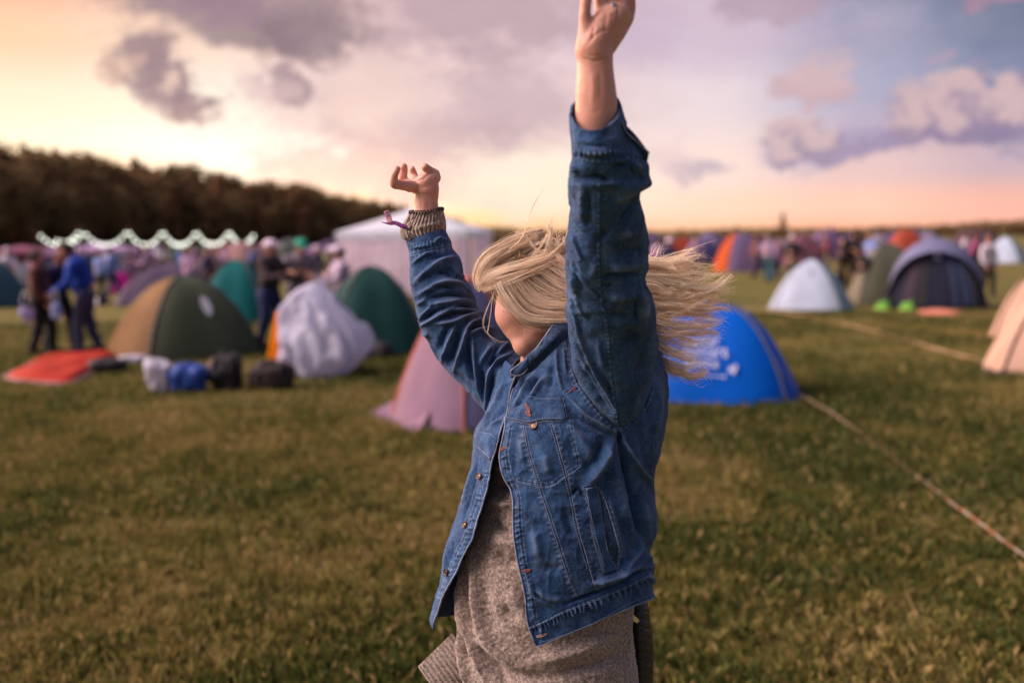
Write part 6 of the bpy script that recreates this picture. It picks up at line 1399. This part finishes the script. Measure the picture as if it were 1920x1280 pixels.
# hair streaming out behind the arm to the right
S0 = (1120, 520)
right = [([(1213, 490), (1244, 492), (1283, 484), (1314, 477)], 90, 7, 6), ([(1213, 497), (1248, 502), (1270, 517), (1278, 538), (1278, 558)], 34, 5, 2.5), ([(1220, 500), (1252, 513), (1262, 532), (1264, 546)], 16, 3, 1.5), ([(1222, 518), (1266, 530), (1309, 536), (1342, 534), (1373, 512)], 110, 9, 4),
         ([(1260, 518), (1298, 514), (1331, 519), (1357, 520)], 28, 4, 3), ([(1226, 540), (1276, 541), (1300, 548), (1314, 566), (1319, 590), (1320, 612)], 34, 4, 2), ([(1230, 568), (1287, 560), (1331, 549), (1353, 546), (1380, 548)], 60, 8, 5), ([(1235, 560), (1287, 571), (1320, 572), (1353, 562), (1370, 565)], 50, 7, 4),
         ([(1230, 575), (1276, 580), (1320, 584), (1353, 580), (1368, 586)], 90, 8, 5), ([(1233, 588), (1276, 591), (1322, 595), (1342, 600)], 90, 8, 5), ([(1233, 603), (1265, 609), (1298, 613), (1331, 610), (1357, 602)], 120, 7, 5), ([(1233, 613), (1265, 620), (1300, 624), (1335, 622), (1351, 628)], 90, 6, 4),
         ([(1233, 630), (1265, 632), (1290, 637), (1305, 640)], 70, 7, 5), ([(1237, 646), (1255, 655), (1280, 664), (1314, 671)], 90, 6, 4), ([(1241, 660), (1265, 670), (1290, 678), (1305, 680)], 70, 7, 5), ([(1246, 680), (1276, 697), (1298, 705), (1318, 698), (1328, 691)], 110, 7, 4), ([(1250, 694), (1276, 704), (1300, 708)], 50, 5, 3),
         ([(1225, 530), (1250, 545), (1262, 552)], 50, 8, 6), ([(1230, 545), (1262, 562), (1300, 556), (1330, 536)], 40, 6, 5), ([(1216, 505), (1240, 520), (1275, 540), (1310, 545)], 70, 8, 6), ([(1218, 512), (1262, 508), (1290, 520), (1330, 556), (1346, 580)], 22, 5, 4), ([(1222, 500), (1270, 506), (1310, 500), (1336, 520)], 20, 6, 6),
         ([(1320, 548), (1334, 560), (1336, 572), (1330, 578)], 10, 3, 1), ([(1228, 552), (1290, 556), (1345, 536), (1372, 512)], 40, 6, 4), ([(1216, 488), (1280, 470), (1310, 462), (1344, 450)], 7, 3, 1.5), ([(1240, 490), (1270, 482), (1290, 470), (1302, 462)], 14, 4, 3), ([(1214, 480), (1226, 462), (1232, 448)], 8, 4, 4), ([(1225, 488), (1236, 470), (1243, 458)], 10, 4, 4), ([(1340, 560), (1370, 575), (1378, 590)], 12, 4, 5)]
for pts, n, s0, s1 in right:
    a = pts[0]; d = 2.03 + hr.uniform(-.012, .012)
    full = [(1085, 500 + (a[1] - 500) * .35, 2.0), (1150, 505 + (a[1] - 505) * .65, 2.02)] + [(x, y, d) for x, y in pts]
    lock(full, int(n * .46), 12, s1 * 1.3, ds=.016, wob=3.4, sm_=s0 * .85, tint=(.45, 1.0), nseg=34)
    lock(full, max(2, n // 6), 14, s1 * 3.2, ds=.02, wob=7, sm_=s0 * 1.8, tint=(.4, 1.0), nseg=34, r=.00032)
for k in range(170):      # loose wisps lifted off the right hand stream
    y0 = hr.uniform(486, 700); x0 = hr.uniform(1215, 1270); ln3 = hr.uniform(50, 130) * (1 - .35 * abs(y0 - 570) / 130); a0 = hr.normal((570 - y0) * -.0008, .22)
    pts = [(1150, 515 + (y0 - 515) * .6, 2.02), (x0, y0, 2.03)]
    for q in (.4, .7, 1.0): pts.append((x0 + ln3 * q * math.cos(a0), y0 + ln3 * q * math.sin(a0) + hr.normal(0, 9) * q, 2.03 + hr.normal(0, .02)))
    lock(pts, int(hr.integers(2, 7)), 2, 2.5, wob=5, ds=.01, r=.0003, tint=(.5, 1.0))
for k in range(70):       # and off the crown and the forehead
    a0 = hr.uniform(math.pi * 1.02, math.pi * 1.95); cx, cy = 1005 + 58 * math.cos(a0), 515 + 62 * math.sin(a0); l3 = hr.uniform(8, 30); a1 = a0 + hr.normal(0, .7)
    lock([(cx + 30, cy + 18, 1.98), (cx + 8, cy + 6, 1.97), (cx + l3 * .5 * math.cos(a1), cy + l3 * .5 * math.sin(a1), 1.97), (cx + l3 * math.cos(a1 + .5), cy + l3 * math.sin(a1 + .5), 1.97)], int(hr.integers(1, 4)), 1.5, 3, wob=2.5, ds=.008, r=.00026, tint=(.5, 1.0))
V, Fc = tubes(HP, HR_, 3, cap=False); Fc = np.array(Fc)
ho = meshobj('hair', V, Fc, HAIR, WOM); at = ho.data.attributes.new('tint', 'FLOAT', 'POINT'); at.data.foreach_set('value', np.repeat(np.clip(np.concatenate(HT) + .08, 0, 1), 3).astype(np.float32))
# scalp layer under the strands
V, Fc = ellipsoid(Q(1018, 530, 2.035), (.084, .096, .090), np.array([CR, CF, CU]), 60, 40); x, y = PIX(V); dd = (V - CAM) @ CF
kp = ~((x < 965) & (y > 505)) & ~((y > 560)) ; m_ = [f for f in Fc if all(kp[i] for i in f)]
meshobj('hair_roots', V + (.004 * vnoise(V, 60))[:, None] * (V - Q(1018, 530, 2.035)) / .09, m_, mat('hair_roots', (.10, .052, .030, 1), .7, .5, 60, bump=.5, bscale=200), WOM)

# ------------------------------------------------------------------ bag at her hip
bg_ = empty('shoulder_bag', Q(1205, 1200, 2.12)); tag(bg_, 'black quilted shoulder bag hanging behind the hip of the blonde person', 'bag')
rb_ = [(1183, 1118, 1208, 1112, 2.12, .02), (1176, 1140, 1216, 1136, 2.12, .032), (1176, 1175, 1221, 1172, 2.12, .04), (1178, 1215, 1226, 1212, 2.12, .042), (1180, 1260, 1225, 1258, 2.12, .042), (1184, 1320, 1222, 1318, 2.12, .04), (1200, 1345, 1216, 1344, 2.12, .02)]
LEA = mat('black_leather', (.012, .011, .012, 1), .42, .2, 60, spec=.45)
qs = [([(1180, 1120 + k * 16), (1230, 1135 + k * 16)], 2.0, -.5, 0) for k in range(14)] + [([(1180, 1150 + k * 22), (1228, 1128 + k * 22)], 1.8, -.4, 0) for k in range(9)]
skinned('bag_body', loftP(rb_, 90, 150), True, LEA, bg_, qs, solid=0, backfold=0, noise=(.001, 20, .0003, 60), crink=0)
tube('strap', QA(crom(np.array([(1196, 1122, 2.12), (1192, 1080, 2.13), (1180, 1000, 2.16), (1150, 850, 2.16)]), 20)), np.full(20, .006), LEA, bg_)
P = [Q(1187 + 4.5 * math.cos(a), 1160 + 4.5 * math.sin(a), 2.085) for a in np.linspace(0, 2 * math.pi, 20)]; tube('ring_buckle', np.array(P), np.full(20, .0012), mat('chrome', (.6, .58, .55, 1), .2, metal=1), bg_)
V = []
for j in range(4):
    for i in range(4): V.append((1186 + i * 4 + j * .5, 1150 + j * 4 + i * 3.5, 2.082))
meshobj('clasp', QA(np.array(V)), gridfaces(4, 4), bpy.data.materials['chrome'], bg_)
